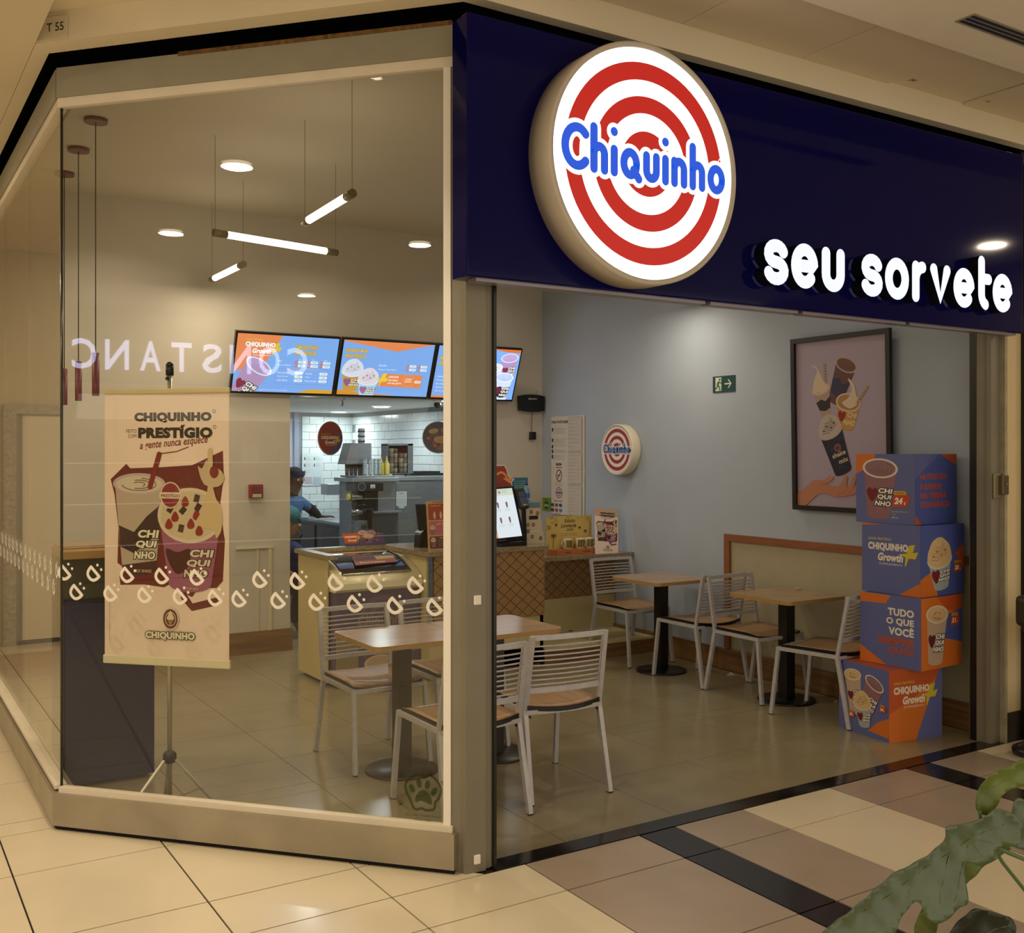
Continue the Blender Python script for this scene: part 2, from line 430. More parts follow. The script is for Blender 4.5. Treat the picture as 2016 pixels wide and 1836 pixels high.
def target(a, r, cx=0., cy=0., red='#c01c14', white='#ffffff', blue='#1a55d8', fat=.33):
    """concentric ring logo with the shop's word across it"""
    a.ell(cx, cy, r, r, white, n=72)
    for r1, r0 in ((.90, .745), (.60, .45)): a.ring(cx, cy, r * r1, r * r0, red, 72)
    a.ell(cx, cy, r * .29, r * .29, red, n=40)
    st, W = strokes('Chiquinho', fat, .11); sc = r * 1.86 / W; sy = sc * 1.22
    T = lambda P: [(cx - r * .92 + p[0] * sc, cy - .58 * sy + p[1] * sy) for p in P]
    cl = lambda P: len(P) > 5 and (Vector(P[0]) - Vector(P[-1])).length < 1e-3
    for ch, pls in st:
        for P in pls:
            if cl(P): a.poly(T(ell((min(p[0] for p in P) + max(p[0] for p in P)) / 2, .5, (max(p[0] for p in P) - min(p[0] for p in P)) / 2 + fat * .98, .5 + fat * .5)), white)
            else: a.line(T(P), (fat + .32) * sc, white)
    for ch, pls in st:
        for P in pls:
            if cl(P): a.line(T(P[:-1]), fat * sc, blue, True)
            else: a.line(T(P), fat * sc, blue)
def lines(a, x, y, w, n, dy, h, c, seed=3, txt=None):
    """fine print: rows of very small words"""
    words = 'produto consumo loja cliente sabor atendimento informe troca validade alergia leite horario entrega pedido direito lei codigo casa'.split()
    r = random.Random(seed)
    for i in range(n):
        t = ' '.join(r.choice(words) for _ in range(4)); a.text(t, x, y - i * dy, w * r.uniform(.82, 1), h, c, 0)
# ================================================================ THE SETTING
O2 = Vector((.767, 4.938)); U2 = Vector((.674, -.739)).normalized(); N2 = Vector((-.739, -.674)).normalized(); CL = 1.815
def ch(u, off=0., z=0.):      # point on the slanted window plane: along, outwards, up
    p = O2 + U2 * u + N2 * off; return Vector((p.x, p.y, z))
def clip_poly(P, p0, nrm, keep_pos=True):
    out = []; s = 1 if keep_pos else -1
    for i in range(len(P)):
        a, b = Vector(P[i]), Vector(P[(i + 1) % len(P)]); da, db = (a - p0).dot(nrm) * s, (b - p0).dot(nrm) * s
        if da >= 0: out.append(tuple(a))
        if (da > 0) != (db > 0) and da != db: out.append(tuple(a + (b - a) * (da / (da - db))))
    q = []
    for p in out:
        if not q or (Vector(p) - Vector(q[-1])).length > 1e-4: q.append(p)
    if len(q) > 2 and (Vector(q[0]) - Vector(q[-1])).length < 1e-4: q.pop()
    return q if len(q) > 2 else []
def rc(x0, y0, x1, y1): return [(x0, y0), (x1, y0), (x1, y1), (x0, y1)]
def bands(x0, y0, x1, y1, outside):
    """parts of a floor cell lying outside (mall) or inside (shop)"""
    res = []
    if outside:
        if y0 < 3.5: res.append(rc(x0, y0, x1, min(y1, 3.5)))
        a, b = max(y0, 3.5), min(y1, 4.94)
        if a < b: res.append(clip_poly(rc(x0, a, x1, b), O2 + N2 * .0, N2, True))
        a, b = max(y0, 4.94), y1
        if a < b and x0 < .76: res.append(rc(x0, a, min(x1, .76), b))
    else:
        a, b = max(y0, 3.6), min(y1, 4.94)
        if a < b: res.append(clip_poly(rc(x0, a, x1, b), O2, N2, False))
        a, b = max(y0, 4.94), y1
        if a < b and x1 > .77: res.append(rc(max(x0, .77), a, x1, b))
    return [r for r in res if len(r) > 2 and abs(sum(r[i][0] * r[(i + 1) % len(r)][1] - r[(i + 1) % len(r)][0] * r[i][1] for i in range(len(r)))) > .004]
def tile_mesh(mb, P, z0, z1, m, j=.0034):
    c = Vector((sum(p[0] for p in P) / len(P), sum(p[1] for p in P) / len(P)))
    Q = []
    for p in P:
        d = Vector(p) - c; Q.append(tuple(c + Vector((d.x - math.copysign(min(j, abs(d.x)), d.x), d.y - math.copysign(min(j, abs(d.y)), d.y)))))
    mb.prism(Q, z0, z1, m)
T_WHITE = M('#d6c9ae', .16, noise=.03, nscale=2.5, spec=.5); T_BROWN = M('#a09080', .2, noise=.06, nscale=4, spec=.5); T_BLACK = M('#17141a', .16)
T_SHOP = M('#8d8266', .2, noise=.07, nscale=3.2, spec=.5)
GROUT = M('#1a1611', .9); GROUT2 = M('#4c4432', .9)
b = MB(); b.box(-8.6, -2.0, -.12, 9, 9.9, -.006, GROUT); floor = struct('floor', b, 'beige, brown and black tiled mall floor outside the shop')
XS = [(-.665 - .587 * k, -.665 - .587 * (k - 1), 'w') for k in range(13, 0, -1)] + [(-.665, -.078, 'w'), (-.078, .512, 'w'), (.512, 1.09, 'w'), (1.09, 1.677, 'w'), (1.677, 2.265, 'w'),
      (2.265, 2.85, 'b'), (2.85, 3.05, 'k'), (3.05, 3.46, 'b'), (3.46, 4.045, 'w'), (4.045, 4.63, 'b'), (4.63, 4.83, 'k'), (4.83, 5.24, 'b'), (5.24, 5.825, 'w'),
      (5.825, 6.41, 'b'), (6.41, 6.61, 'k'), (6.61, 7.02, 'b'), (7.02, 7.605, 'w'), (7.605, 8.19, 'b'), (8.19, 8.39, 'k')]
YS = [-1.7, -1.09, -.47, .145, .76, 1.375, 1.99, 2.6, 3.205, 3.825, 4.46, 5.10, 5.72, 6.34, 6.96, 7.58, 8.2, 8.8, 9.4, 9.85]
TM = {'w': T_WHITE, 'b': T_BROWN, 'k': T_BLACK}
rest = MB(); nt_ = 0
for x0, x1, k in XS:
    for y0, y1 in zip(YS, YS[1:]):
        if (x0 > 2.0 and y0 > 3.5) or (k == 'k' and y0 > 3.4): continue
        R = bands(x0, y0, x1, y1, True)
        if not R: continue
        near = -.8 < x0 and x1 < 6.7 and 1.3 < y0 < 7
        mb = MB() if near else rest
        for P in R: tile_mesh(mb, P, -.008, 0, TM[k])
        if near:
            o = mb.build('tile', floor); nt_ += 1
o = rest.build('tiles', floor); o['kind'] = 'stuff'
b = MB(); b.box(.77, 3.6, -.12, 5.62, 12.75, -.006, GROUT2); sfloor = struct('floor', b, 'dull beige tiled floor inside the shop')
rest = MB()
gx = [2.54 + .605 * k for k in range(-3, 6)]; gy = [4.2 + .605 * k for k in range(-1, 15)]
for x0, x1 in zip(gx, gx[1:]):
    for y0, y1 in zip(gy, gy[1:]):
        x1c = min(x1, 5.6); y1c = min(y1, 12.7)
        if x1c - x0 < .05: continue
        R = bands(x0, y0, x1c, y1c, False)
        if not R: continue
        mb = MB() if y0 < 7.6 else rest
        for P in R: tile_mesh(mb, P, -.008, 0, T_SHOP, .0016)
        if y0 < 7.6: mb.build('tile', sfloor)
o = rest.build('tiles', sfloor); o['kind'] = 'stuff'
# threshold of black granite across the opening
b = MB(); b.box(2.13, 3.5, -.02, 5.5, 3.6, .003, M('#15110f', .12, noise=.3, nscale=30)); struct('trim_1', b, 'black granite threshold strip')

# ---- walls of the shop
WALLB = M('#a6b0bd', .75, noise=.04, nscale=2, bump=.03); WALLG = M('#c6bdb0', .75, noise=.04, nscale=2, bump=.03)
b = MB(); b.box(5.6, 3.55, 0, 5.75, 8.5, 3.9, WALLB); struct('wall_right', b, 'grey-blue painted wall of the dining room')
b = MB()
b.box(.77, 8.35, 0, 3.062, 8.5, 3.9, WALLG); b.box(3.062, 8.35, 2.13, 4.8, 8.5, 3.9, WALLG); b.box(4.8, 8.35, 0, 5.6, 8.5, 3.9, WALLG)
wb = struct('wall_back', b, 'warm grey painted wall with the kitchen opening')
b = MB(); b.box(.77, 4.98, 3.43, .9, 8.35, 3.9, WALLG); struct('wall_left', b)
# vertical joints / service panel on the back wall left of the opening
b = MB(); b.box(2.772, 8.338, .182, 2.79, 8.35, .86, M('#c9c1ab', .6)); b.box(2.87, 8.335, .182, 2.9, 8.35, .86, M('#d0c6a8', .6)); b.box(2.6, 8.33, .86, 2.91, 8.35, .872, M('#d0c6a8', .6)); b.build('panel', wb)
b = MB(); b.box(.78, 8.325, 0, 3.075, 8.35, .182, BASEW); struct('baseboard_back', b, 'brown wood skirting')
b = MB(); b.box(5.575, 3.7, 0, 5.6, 7.2, .16, BASEWY); struct('baseboard_right', b, 'brown wood skirting')
# ceilings
INC = M('#c9c1b2', .85)
b = MB(); b.box(.77, 4.94, 3.6, 5.75, 8.5, 3.72, INC); b.prism([(.767, 4.94), (2.0, 3.6), (5.6, 3.6), (5.6, 4.94)], 3.6, 3.72, INC); struct('ceiling', b, 'white ceiling of the dining room')
b = MB(); b.box(2.3, 8.5, 2.16, 5.62, 12.75, 2.26, M('#dfe3e4', .8)); struct('ceiling', b, 'white kitchen ceiling')
# kitchen walls with their tiles
KT = M('#e3e8e8', .15, noise=.015, spec=.5); KG = M('#8d9799', .9)
b = MB(); b.box(4.76, 12.72, 0, 5.62, 12.8, 2.16, KG); kb = struct('wall_kitchen_back', b, 'white brick-tiled back wall of the kitchen')
b = MB(); b.box(5.52, 8.5, 0, 5.6, 12.72, 2.16, KG); kr = struct('wall_kitchen_right', b, 'white brick-tiled side wall of the kitchen')
b = MB(); b.box(2.3, 12.72, 0, 4.76, 12.8, 2.16, M('#cfd2da', .7)); b.box(2.3, 8.5, 0, 2.4, 12.72, 2.16, M('#cfd2da', .7)); struct('wall_kitchen_left', b)
b = MB(); b.box(4.3, 12.68, 0, 4.70, 12.72, 2.08, M('#c3c5d6', .5)); b.box(4.70, 12.66, 0, 4.76, 12.72, 2.16, M('#a6a9bd', .5)); d1 = struct('door_1', b, 'pale lilac kitchen door')
b = MB(); b.tube([(4.36, 12.63, .95), (4.36, 12.63, 1.05)], .012, STEEL); b.box(4.35, 12.63, .96, 4.37, 12.68, .98, STEEL); b.build('handle', d1)
tw, thh = .2, .1
def ktile(nx):
    t = bmesh.new(); bmesh.ops.create_cube(t, size=1)
    for v in t.verts: v.co = Vector((v.co.x * (nx - .004), v.co.y * .012, v.co.z * (thh - .004)))
    top = [e for e in t.edges if all(v.co.y < 0 for v in e.verts)]; bmesh.ops.bevel(t, geom=top, offset=.003, segments=1, affect='EDGES')
    me = bpy.data.meshes.new('tile'); t.to_mesh(me); t.free(); me.materials.append(KT); return me
full, half = ktile(tw), ktile(tw / 2)
for r in range(8, 22):
    z = r * thh + thh / 2 + .01
    if z > 2.14: continue
    off = tw / 2 * (r % 2)
    x = 5.52 - (tw / 2 if r % 2 else 0)
    if r % 2: link('tile', half, kb, Matrix.Translation((5.52 - tw / 4, 12.716, z)))
    while x - tw >= 4.76 - .01: link('tile', full, kb, Matrix.Translation((x - tw / 2, 12.716, z))); x -= tw
    if x - tw / 2 >= 4.75: link('tile', half, kb, Matrix.Translation((x - tw / 4, 12.716, z)))
    y = 12.7 - off
    while y > 9.3: link('tile', full, kr, Matrix.Translation((5.516, y - tw / 2, z)) @ Matrix.Rotation(-pi / 2, 4, 'Z')); y -= tw

# ---- the slanted window (window_1) and the side window (window_2)
def prism_ch(mb, u0, u1, o0, o1, z0, z1, m): mb.prism([tuple(ch(u0, o0)[:2]), tuple(ch(u1, o0)[:2]), tuple(ch(u1, o1)[:2]), tuple(ch(u0, o1)[:2])], z0, z1, m)
b = MB(); prism_ch(b, 0, CL - .02, -.004, .004, .17, 3.18, GLASS); w1 = struct('window_1', b, 'large slanted shop window pane')
b = MB(); prism_ch(b, -.01, CL + .02, -.012, .022, 3.165, 3.205, ALU); b.build('frame', w1)
b = MB(); prism_ch(b, CL - .035, CL - .005, -.012, .018, .165, 3.165, WHITEP); b.build('glazing_bead', w1)
b = MB(); prism_ch(b, -.0, CL + .005, -.01, .028, .150, .182, ALU); b.build('sill', w1)
b = MB(); b.tube([ch(-.004, .003, .18), ch(-.004, .003, 3.17)], .006, M('#1d2218', .2)); b.build('corner_seal', w1)
b = MB(); 
for y0, y1 in ((4.95, 5.975), (5.981, 7.03), (7.036, 8.3)): b.box(.762, y0, .17, .77, y1, 3.18, GLASS)
w2 = struct('window_2', b, 'side shop window of three panes seen at a grazing angle')
b = MB(); b.box(.745, 4.95, 3.165, .785, 8.35, 3.205, ALU); b.build('frame', w2)
b = MB(); b.box(.735, 4.95, .165, .785, 8.35, .182, ALU); b.build('sill', w2)
SB = M('#a8a08e', .34, .75, noise=.14, nscale=3, bump=.08)
b = MB()
b.prism([tuple(ch(-.012, .05)[:2]), tuple(ch(CL + .02, .05)[:2]), tuple(ch(CL + .03, -.01)[:2]), (2.05, 3.6), (2.05, 3.7), tuple(ch(CL - .03, -.05)[:2]), tuple(ch(.03, -.05)[:2]), (.82, 5.02), (.82, 8.35), (.72, 8.35), (.72, 4.93)], .02, .158, SB)
struct('trim_2', b, 'stained stainless-steel plinth under the windows')
b = MB(); b.prism([tuple(ch(0, .035)[:2]), tuple(ch(CL + .015, .035)[:2]), (2.03, 3.62), tuple(ch(.03, -.04)[:2]), (.8, 5.0), (.8, 8.35), (.735, 8.35), (.735, 4.94)], -.004, .02, M('#0d0a08', .9)); struct('trim_3', b, 'near-black strip painted as the shade under the steel plinth')  # near-black solid, the shade below the plinth put into its colour
GAP_SHADE = M('#07080a', .95, spec=.0)  # matte black that paints in the shade of the gap above the shopfront
HB = M('#8f8a76', .55, .1, noise=.05, nscale=6)
b = MB(); prism_ch(b, -.01, CL + .01, -.05, .03, 3.205, 3.335, HB); b.box(.737, 4.95, 3.205, .82, 8.35, 3.335, HB); struct('trim_4', b, 'khaki painted beam above the windows')
b = MB(); prism_ch(b, .6, CL + .005, -.02, .034, 3.325, 3.342, M('#6b4d24', .9, noise=.5, nscale=40)); struct('trim_5', b, 'torn brown edge on top of the khaki beam')
b = MB(); b.prism([(.705, 9.85), (.705, 4.905), (1.975, 3.49), (5.7, 3.49), (5.7, 3.6), (2.02, 3.6), tuple(ch(0, -.02)[:2]), (.79, 4.99), (.79, 9.85)], 3.382, 3.6, GAP_SHADE); b.prism([tuple(ch(0, .0)[:2]), tuple(ch(CL, .0)[:2]), (2.03, 3.6), (2.03, 3.7), (.8, 5.0), (.8, 9.8), (.767, 9.8)], 3.33, 3.40, GAP_SHADE); b.box(2.0, 3.505, 3.25, 5.5, 3.6, 3.40, GAP_SHADE); struct('trim_6', b, 'black strip painted as the shadow gap above the shopfront')
# posts beside the opening
b = MB(); b.prism([tuple(ch(CL - .01, .012)[:2]), tuple(ch(CL + .035, .012)[:2]), (2.012, 3.535), (2.10, 3.53), (2.10, 3.545), (2.137, 3.545), (2.137, 3.66), (2.02, 3.68)], 0, 3.34, TAUPE); p1 = struct('trim_7', b, 'taupe metal post between window and opening')
b = MB(); b.box(2.137, 3.532, 0, 2.151, 3.66, 2.4, BLACK); b.build('seal', p1)
b = MB(); b.bbox(2.045, 3.522, 1.052, 2.075, 3.532, 1.088, WHITEP, .002); b.build('sensor', p1)
b = MB(); b.bbox(2.045, 3.522, .035, 2.072, 3.532, .070, WHITEP, .002); b.build('sensor', p1)
b = MB(); b.bbox(2.105, 3.50, 2.325, 2.135, 3.535, 2.355, WHITEP, .002); b.build('sensor', p1)
b = MB(); b.box(5.42, 3.53, 0, 5.505, 3.62, 3.3, TAUPE); b.box(5.418, 3.56, 0, 5.43, 3.575, 2.4, TAUPE2); b.box(5.44, 3.62, 0, 5.6, 3.68, 3.3, TAUPE2); p2_ = struct('trim_8', b, 'taupe metal post at the right of the opening')
b = MB(); b.box(5.418, 3.62, 0, 5.44, 3.66, 2.4, BLACK); b.build('seal', p2_)
b = MB(); b.box(5.505, 3.50, 0, 5.53, 3.6, 2.4, M('#9d947c', .7, noise=.15, nscale=12)); b.build('chipped_edge', p2_)
b = MB(); b.bbox(5.30 + .13, 3.515, 1.39, 5.53, 3.53, 1.53, M('#8e8368', .4, .5), .004); lk = b.build('lock_plate', p2_)
b = MB(); b.bbox(5.47, 3.49, 1.41, 5.53, 3.515, 1.52, M('#6c6350', .35, .6), .004); b.lathe([(.008, 0), (.008, .008)], STEEL, 10, Matrix.Translation((5.5, 3.49, 1.47)) @ Matrix.Rotation(pi / 2, 4, 'X')); b.build('lock', lk)
# cream strip of wall and the next unit at the right
b = MB(); b.box(5.53, 3.5, .17, 5.66, 3.62, 2.45, M('#cdb98e', .7, noise=.03)); b.box(5.53, 3.495, 0, 5.66, 3.62, .17, M('#231d18', .4)); struct('wall_pier', b, 'cream wall strip with black skirting')
b = MB(); b.box(5.66, 3.46, 0, 5.72, 3.62, 3.3, BLACK); b.box(5.72, 3.5, 0, 9, 3.62, 3.4, M('#b7ae9f', .6)); b.box(5.66, 3.5, 2.45, 5.72, 3.62, 3.4, BLACK); struct('wall_next_unit', b)
# ---- plaster bulkhead and mall ceilings
PL = M('#dccfb2', .8, noise=.03, nscale=1.5, bump=.02)
b = MB()
outer = [(-.0, 9.9), (.60, 9.9), (.60, 4.87), tuple(ch(-.02, .17)[:2]), (1.93, 3.30), (9, 3.30)]
inner = [(9, 3.62), (2.02, 3.62), tuple(ch(.0, -.0)[:2]), (.80, 4.99), (.80, 9.9)]
b.prism([(.64, 9.9), (.64, 4.822), (1.905, 3.43), (9, 3.43), (9, 3.49), (1.975, 3.49), (.705, 4.905), (.705, 9.9)], 3.385, 3.55, PL)
bk = struct('wall_bulkhead', b, 'cream plaster bulkhead above the shopfront')
b = MB()   # boards of the mall ceiling at the front, each its own piece
b.box(-.4, 2.70, 3.54, 9, 3.6, 3.62, GROUT); b.box(-8.6, -2, 3.53, .45, 4.32, 3.62, M('#b0a48a', .85))
mc = struct('ceiling', b, 'cream boarded mall ceiling')
xs = [.47, 1.15, 1.77, 2.4, 3.03, 3.77, 4.40, 5.01, 5.62, 6.24, 6.85, 7.5, 8.2, 8.9]
for x0, x1 in zip(xs, xs[1:]):
    if x0 < 2: y1 = 4.9 - (x0 - .5) * 1.1
    else: y1 = 3.30
    bb = MB(); z = 3.51 if abs(x0 - 4.40) > .01 else 3.522
    bb.box(x0 + .002, 2.7, z, x1 - .002, 3.428 if x0 > 1.7 else min(4.9, 3.43 + max(0, (1.905 - x0)) * 1.10), z + .012, PL); bb.build('ceiling_board', mc)
bb = MB(); bb.box(-8.6, -2, 3.51, .465, 4.32, 3.52, PL); bb.build('ceiling_board', mc)
b = MB(); b.box(.47, -2, 3.40, 9, 2.81, 3.56, M('#ded3ba', .8, noise=.02)); b.box(-8.6, 4.32, 3.385, .638, 9.9, 3.56, PL)
lc = struct('ceiling', b, 'lower cream ceiling of the mall')
a = Art(); a.text('SPK', 0, 0, .05, .03, '#7c2a20', 0, .3); a.build('lettering', mc, frame((4.47, 3.37, 3.5215), (1, 0, 0), (0, -1, 0)))
a = Art(); a.text('10', 0, 0, .025, .02, '#4a4038'); a.build('lettering', mc, frame((5.06, 3.33, 3.5095), (1, 0, 0), (0, -1, 0)))
# far walls of the mall
b = MB(); b.box(-8.6, 9.8, 0, .76, 9.95, 3.55, M('#b3a37a', .8, noise=.04, nscale=1)); mw = struct('wall_mall_end', b, 'cream wall at the end of the side corridor')
ST = M('#8d8468', .7, noise=.35, nscale=40)
b = MB(); b.box(-1.2, 9.74, 0, -1.1, 9.8, 2.06, ST); b.box(.38, 9.74, 0, .48, 9.8, 2.06, ST); b.box(-1.1, 9.74, 1.98, .38, 9.8, 2.06, ST); b.box(.33, 9.78, 0, .38, 9.8, 1.98, M('#6c6450', .8)); b.box(-1.1, 9.78, .0, .38, 9.8, .035, M('#2c281e', .8)); d2 = struct('door_2', b, 'cream service door in a speckled stone frame')
b = MB(); b.box(-1.08, 9.77, .04, -.38, 9.8, 1.96, M('#c8bb98', .5)); b.box(-.37, 9.77, .04, .33, 9.8, 1.96, M('#c8bb98', .5)); b.build('door_leaf', d2)
b = MB(); b.box(-8.8, -2, 0, -8.6, 9.9, 3.6, M('#8d7f66', .8)); ws = struct('wall_opposite', b)
b = MB(); b.box(.70, 8.36, 0, .9, 9.8, 3.5, M('#c6a596', .8)); struct('wall_side', b)
b = MB(); b.box(9, -2, 0, 9.2, 3.6, 3.6, M('#9a8d74', .8)); struct('wall_mall_right', b)
# ================================================================ SHOPFRONT THINGS
# navy fascia
t = thing('fascia', 'navy blue glossy fascia panel over the shop entrance', 'fascia', (3.7, 3.44, 2.31))
b = MB(); b.bbox(1.93 - 3.7, -.06, 0, 5.49 - 3.7, .06, .99, NAVY, .006); b.build('panel', t)
b = MB()
for k, (x0, x1) in enumerate(((1.98, 3.14), (3.17, 3.72), (3.75, 4.5), (4.53, 5.45))): b.box(x0 - 3.7, -.04, -.012, x1 - 3.7, .02, 0, M('#8d8791', .35, .5))
b.build('edge_strip', t)
# round illuminated logo sign
SR = .485
t = thing('logo_sign', 'big round illuminated sign with red rings and blue script on the navy fascia', 'sign', (2.688, 3.24, 2.808))
RX = Matrix.Rotation(pi / 2, 4, 'X')
b = MB(); b.lathe([(SR - .03, -.14), (SR, -.14), (SR, -.006), (SR - .006, 0), (SR - .020, 0), (SR - .022, -.012)], M('#bfb5a4', .45, noise=.03), 96, RX); b.build('sign_box', t)
b = MB(); b.lathe([(.001, -.012), (SR - .020, -.012)], M('#ffffff', .4, emit=1.7, key='sign_light'), 96, RX, cap=False); b.build('light_panel', t)
a = Art(emit=1.0); target(a, SR - .035, red='#bf1a12', white=M('#fffdf8', .4, emit=1.35), blue='#1a55d8')
a.ring(.405, .065, .021, .018, M('#ffffff', .4, emit=1.3), 24); a.text('R', .396, .055, .017, .02, M('#ffffff', .4, emit=1.3), .02)
a.build('sign_face', t, frame((0, .0115, 0), *FRONT))
# 'seu sorvete' channel letters
t = thing('letter_sign', 'white illuminated rounded letters reading seu sorvete on the navy fascia', 'sign', (3.41, 3.31, 2.395))
LW = .30; st, W = strokes('seu sorvete', LW, .11); sc = (5.275 - 3.41) / W; LZ = .235
LIT = M('#dfe2ff', .4, emit=1.25, key='letter_face'); LSIDE = M('#06070f', .4)
for ch_, pls in st:
    b = MB()
    for P in pls:
        closed = (Vector(P[0]) - Vector(P[-1])).length < 1e-3 and len(P) > 6
        Q = [(p[0] * sc, p[1] * .212) for p in (P[:-1] if closed else P)]
        V, F, caps = ribbon(Q, LW * sc * .97, closed)
        fr = [b.bm.verts.new((v[0], -.0, v[1])) for v in V]; bk_ = [b.bm.verts.new((v[0], .062, v[1])) for v in V]
        for f in F: b.face([fr[i] for i in f], LIT)
        n = len(Q); m_ = n if closed else n - 1
        for i in range(m_):
            j = (i + 1) % n
            b.face([fr[2 * i], fr[2 * j], bk_[2 * j], bk_[2 * i]], LSIDE); b.face([fr[2 * i + 1], bk_[2 * i + 1], bk_[2 * j + 1], fr[2 * j + 1]], LSIDE)
        for ring in caps:
            for q in range(len(ring) - 1): b.face([fr[ring[q]], bk_[ring[q]], bk_[ring[q + 1]], fr[ring[q + 1]]], LSIDE)
    b.build('letter', t, fix=False)
# plate T 55
pm = frame((.60, 4.66, 3.345), (.66, -.75, 0), (0, 0, 1)); d = ch(.0, .0) 
xd = Vector((1.905 - .64, 3.43 - 4.822, 0)).normalized(); nd = Vector((xd.y, -xd.x, 0)) * 1
t = thing('number_plate', 'small cream plate reading T 55 on the bulkhead corner', 'sign', (.64, 4.822, 3.39))
pm = frame(xd * .07 + nd * .006, xd, (0, 0, 1)) if nd.x < 0 else frame(xd * .10 - nd * .006, xd, (0, 0, 1))
b = MB(); b.bbox(-.062, .0, -.0035, .095, .10, .0035, M('#d2c6ab', .4), .002); b.build('plate', t, mat4=pm)
a = Art(); a.text('T 55', -.005, .035, .085, .036, '#2c261e', .01); a.build('lettering', t, pm, .004)
# air slot in the ceiling
t = thing('air_diffuser', 'black slotted linear air diffuser in the cream mall ceiling', 'vent', (4.3, 2.57, 3.40))
b = MB(); b.box(-.53, -.045, -.004, .9, .045, .002, M('#8f8670', .5)); b.build('frame', t)
for y in (-.025, .0, .025):
    b = MB(); b.box(-.52, y - .009, -.006, .89, y + .006, -.003, BLACK); b.build('slot', t)
# recessed mall lamps
GLOW = M('#ffe9bf', .4, emit=7, key='lamp_glow')
first = None
lab = ['in the side ceiling nearest the shop corner', 'second along the side ceiling', 'in the left part of the hall ceiling', 'far left in the hall ceiling by the handbag shop', 'in the hall ceiling at the far right',
       'in front of the slanted window', 'above the tiled walkway', 'behind the viewer at the left', 'behind the viewer at the right', 'beside the side window', 'by the end of the side corridor']
def lamp(name, label, x, y, z, r, group, mat):
    t = thing(name, label, 'lamp', (x, y, z), 0, group)
    b = MB(); b.lathe([(r * 1.14, 0), (r * 1.12, -.006), (r, -.008), (r * .98, -.002)], WHITEP, 32, cap=False); b.build('trim_ring', t)
    b = MB(); b.lathe([(.001, -.004), (r * .98, -.004)], mat, 32, cap=False); b.build('diffuser', t); return t
for i, (x, y, z) in enumerate(MALL_LAMPS): lamp('ceiling_lamp', 'round recessed warm ceiling lamp ' + lab[i], x, y, z, .095, 'round lamps of the mall ceiling', GLOW)
lamp('spot_lamp', 'tiny warm spot lamp in the ceiling right above the slanted window', .86, 3.52, 3.51, .035, None, M('#fff0cf', .4, emit=25))
KG_ = M('#eef6ff', .4, emit=6)
kl = ['nearest the screens at the left', 'at the far corner', 'over the steel fridge', 'nearest the right-hand screen', 'over the prep counter']
for i, (x, y, z) in enumerate(KITCHEN_LAMPS): lamp('kitchen_lamp', 'round white kitchen ceiling lamp ' + kl[i], x, y, z, .10, 'round kitchen ceiling lamps', KG_)
# ---- decals on the glass
DEC = M('#e6dfd2', .6)
def decal(t_, mat4, n_):
    a = Art(); a.m = lambda c: DEC
    w_ = .0135
    R_ = lambda P: rot2(P, 0, 0, -45)
    a.line(R_([(.029 * math.copysign(abs(cos(q)) ** .78, cos(q)), .010 - .040 * abs(sin(q)) ** .78) for q in [pi * i / 16 for i in range(17)]]), w_, DEC, False)
    a.line(R_([(-.029, .010), (.029, .010)]), w_, DEC)
    a.ell(.019, .036, .0062, .0062, DEC, n=12); a.ell(.038, .017, .0062, .0062, DEC, n=12)
    return a.build('ice_cream_symbol', t_, mat4, .0045)
t = thing('window_decals', 'two rows of small white ice-cream shaped stickers across the slanted window', 'sticker', tuple(ch(0, 0, 1.1)))
UX = (U2.x, U2.y, 0)
# along-glass positions of the two rows
up = [.013, .162, .332, .503, .673, .97, 1.142, 1.313, 1.484, 1.659]; lo = [.074, .248, .418, .592, .76, .873, 1.054, 1.227, 1.398, 1.572, 1.74]
proto = None
for row, z in ((up, 1.122), (lo, 1.038)):
    for u in row:
        p = ch(u, 0, z) - ch(0, 0, 1.1); m4 = frame(p, UX, (0, 0, 1))
        if proto is None: proto = decal(t, m4, 0)
        else: link('ice_cream_symbol', proto.data, t, m4)
t2 = thing('window_decals', 'two rows of small white ice-cream shaped stickers along the side window', 'sticker', (.76, 5.5, 1.1))
for row, z in ((0, 1.122), (.085, 1.038)):
    for k in range(18):
        y = 5.03 + row + k * .171
        link('ice_cream_symbol', proto.data, t2, frame(Vector((0, y - 5.5, z - 1.1)), (0, -1, 0), (0, 0, 1)))
# green paw sticker
t = thing('paw_sticker', 'green paw print sticker with small paws low on the slanted window', 'sticker', tuple(ch(1.69, 0, .285)))
PG = glass_mat('green_film', (.22, .36, .13)); a = Art(); a.m = lambda c: PG
def paw(a, x, y, s, outline=False):
    a.blob([(x - .26 * s, y - .25 * s), (x - .1 * s, y - .18 * s), (x + .1 * s, y - .22 * s), (x + .3 * s, y - .28 * s), (x + .3 * s, y - .05 * s), (x + .12 * s, y + .16 * s), (x, y + .2 * s), (x - .14 * s, y + .14 * s), (x - .28 * s, y - .06 * s)], PG)
    for ex, ey, r in ((-.4, .22, 25), (-.15, .42, 10), (.16, .40, -10), (.4, .17, -30)): a.ell(x + ex * s, y + ey * s, .095 * s, .16 * s, PG, rot=r, n=14)
paw(a, .0, 0, .115)
a.line(smooth_poly([(-.075, .04), (-.055, .065), (-.02, .082), (.005, .072), (.03, .083), (.06, .062), (.075, .03), (.066, -.005), (.052, -.02), (.045, -.05), (.01, -.056), (-.005, -.05), (-.035, -.056), (-.055, -.02), (-.07, .01)], 3), .010, PG, True)
for x, y in ((-.095, -.04), (-.095, .07), (-.10, -.14), (.02, -.145), (.09, .055)): paw(a, x, y, .026)
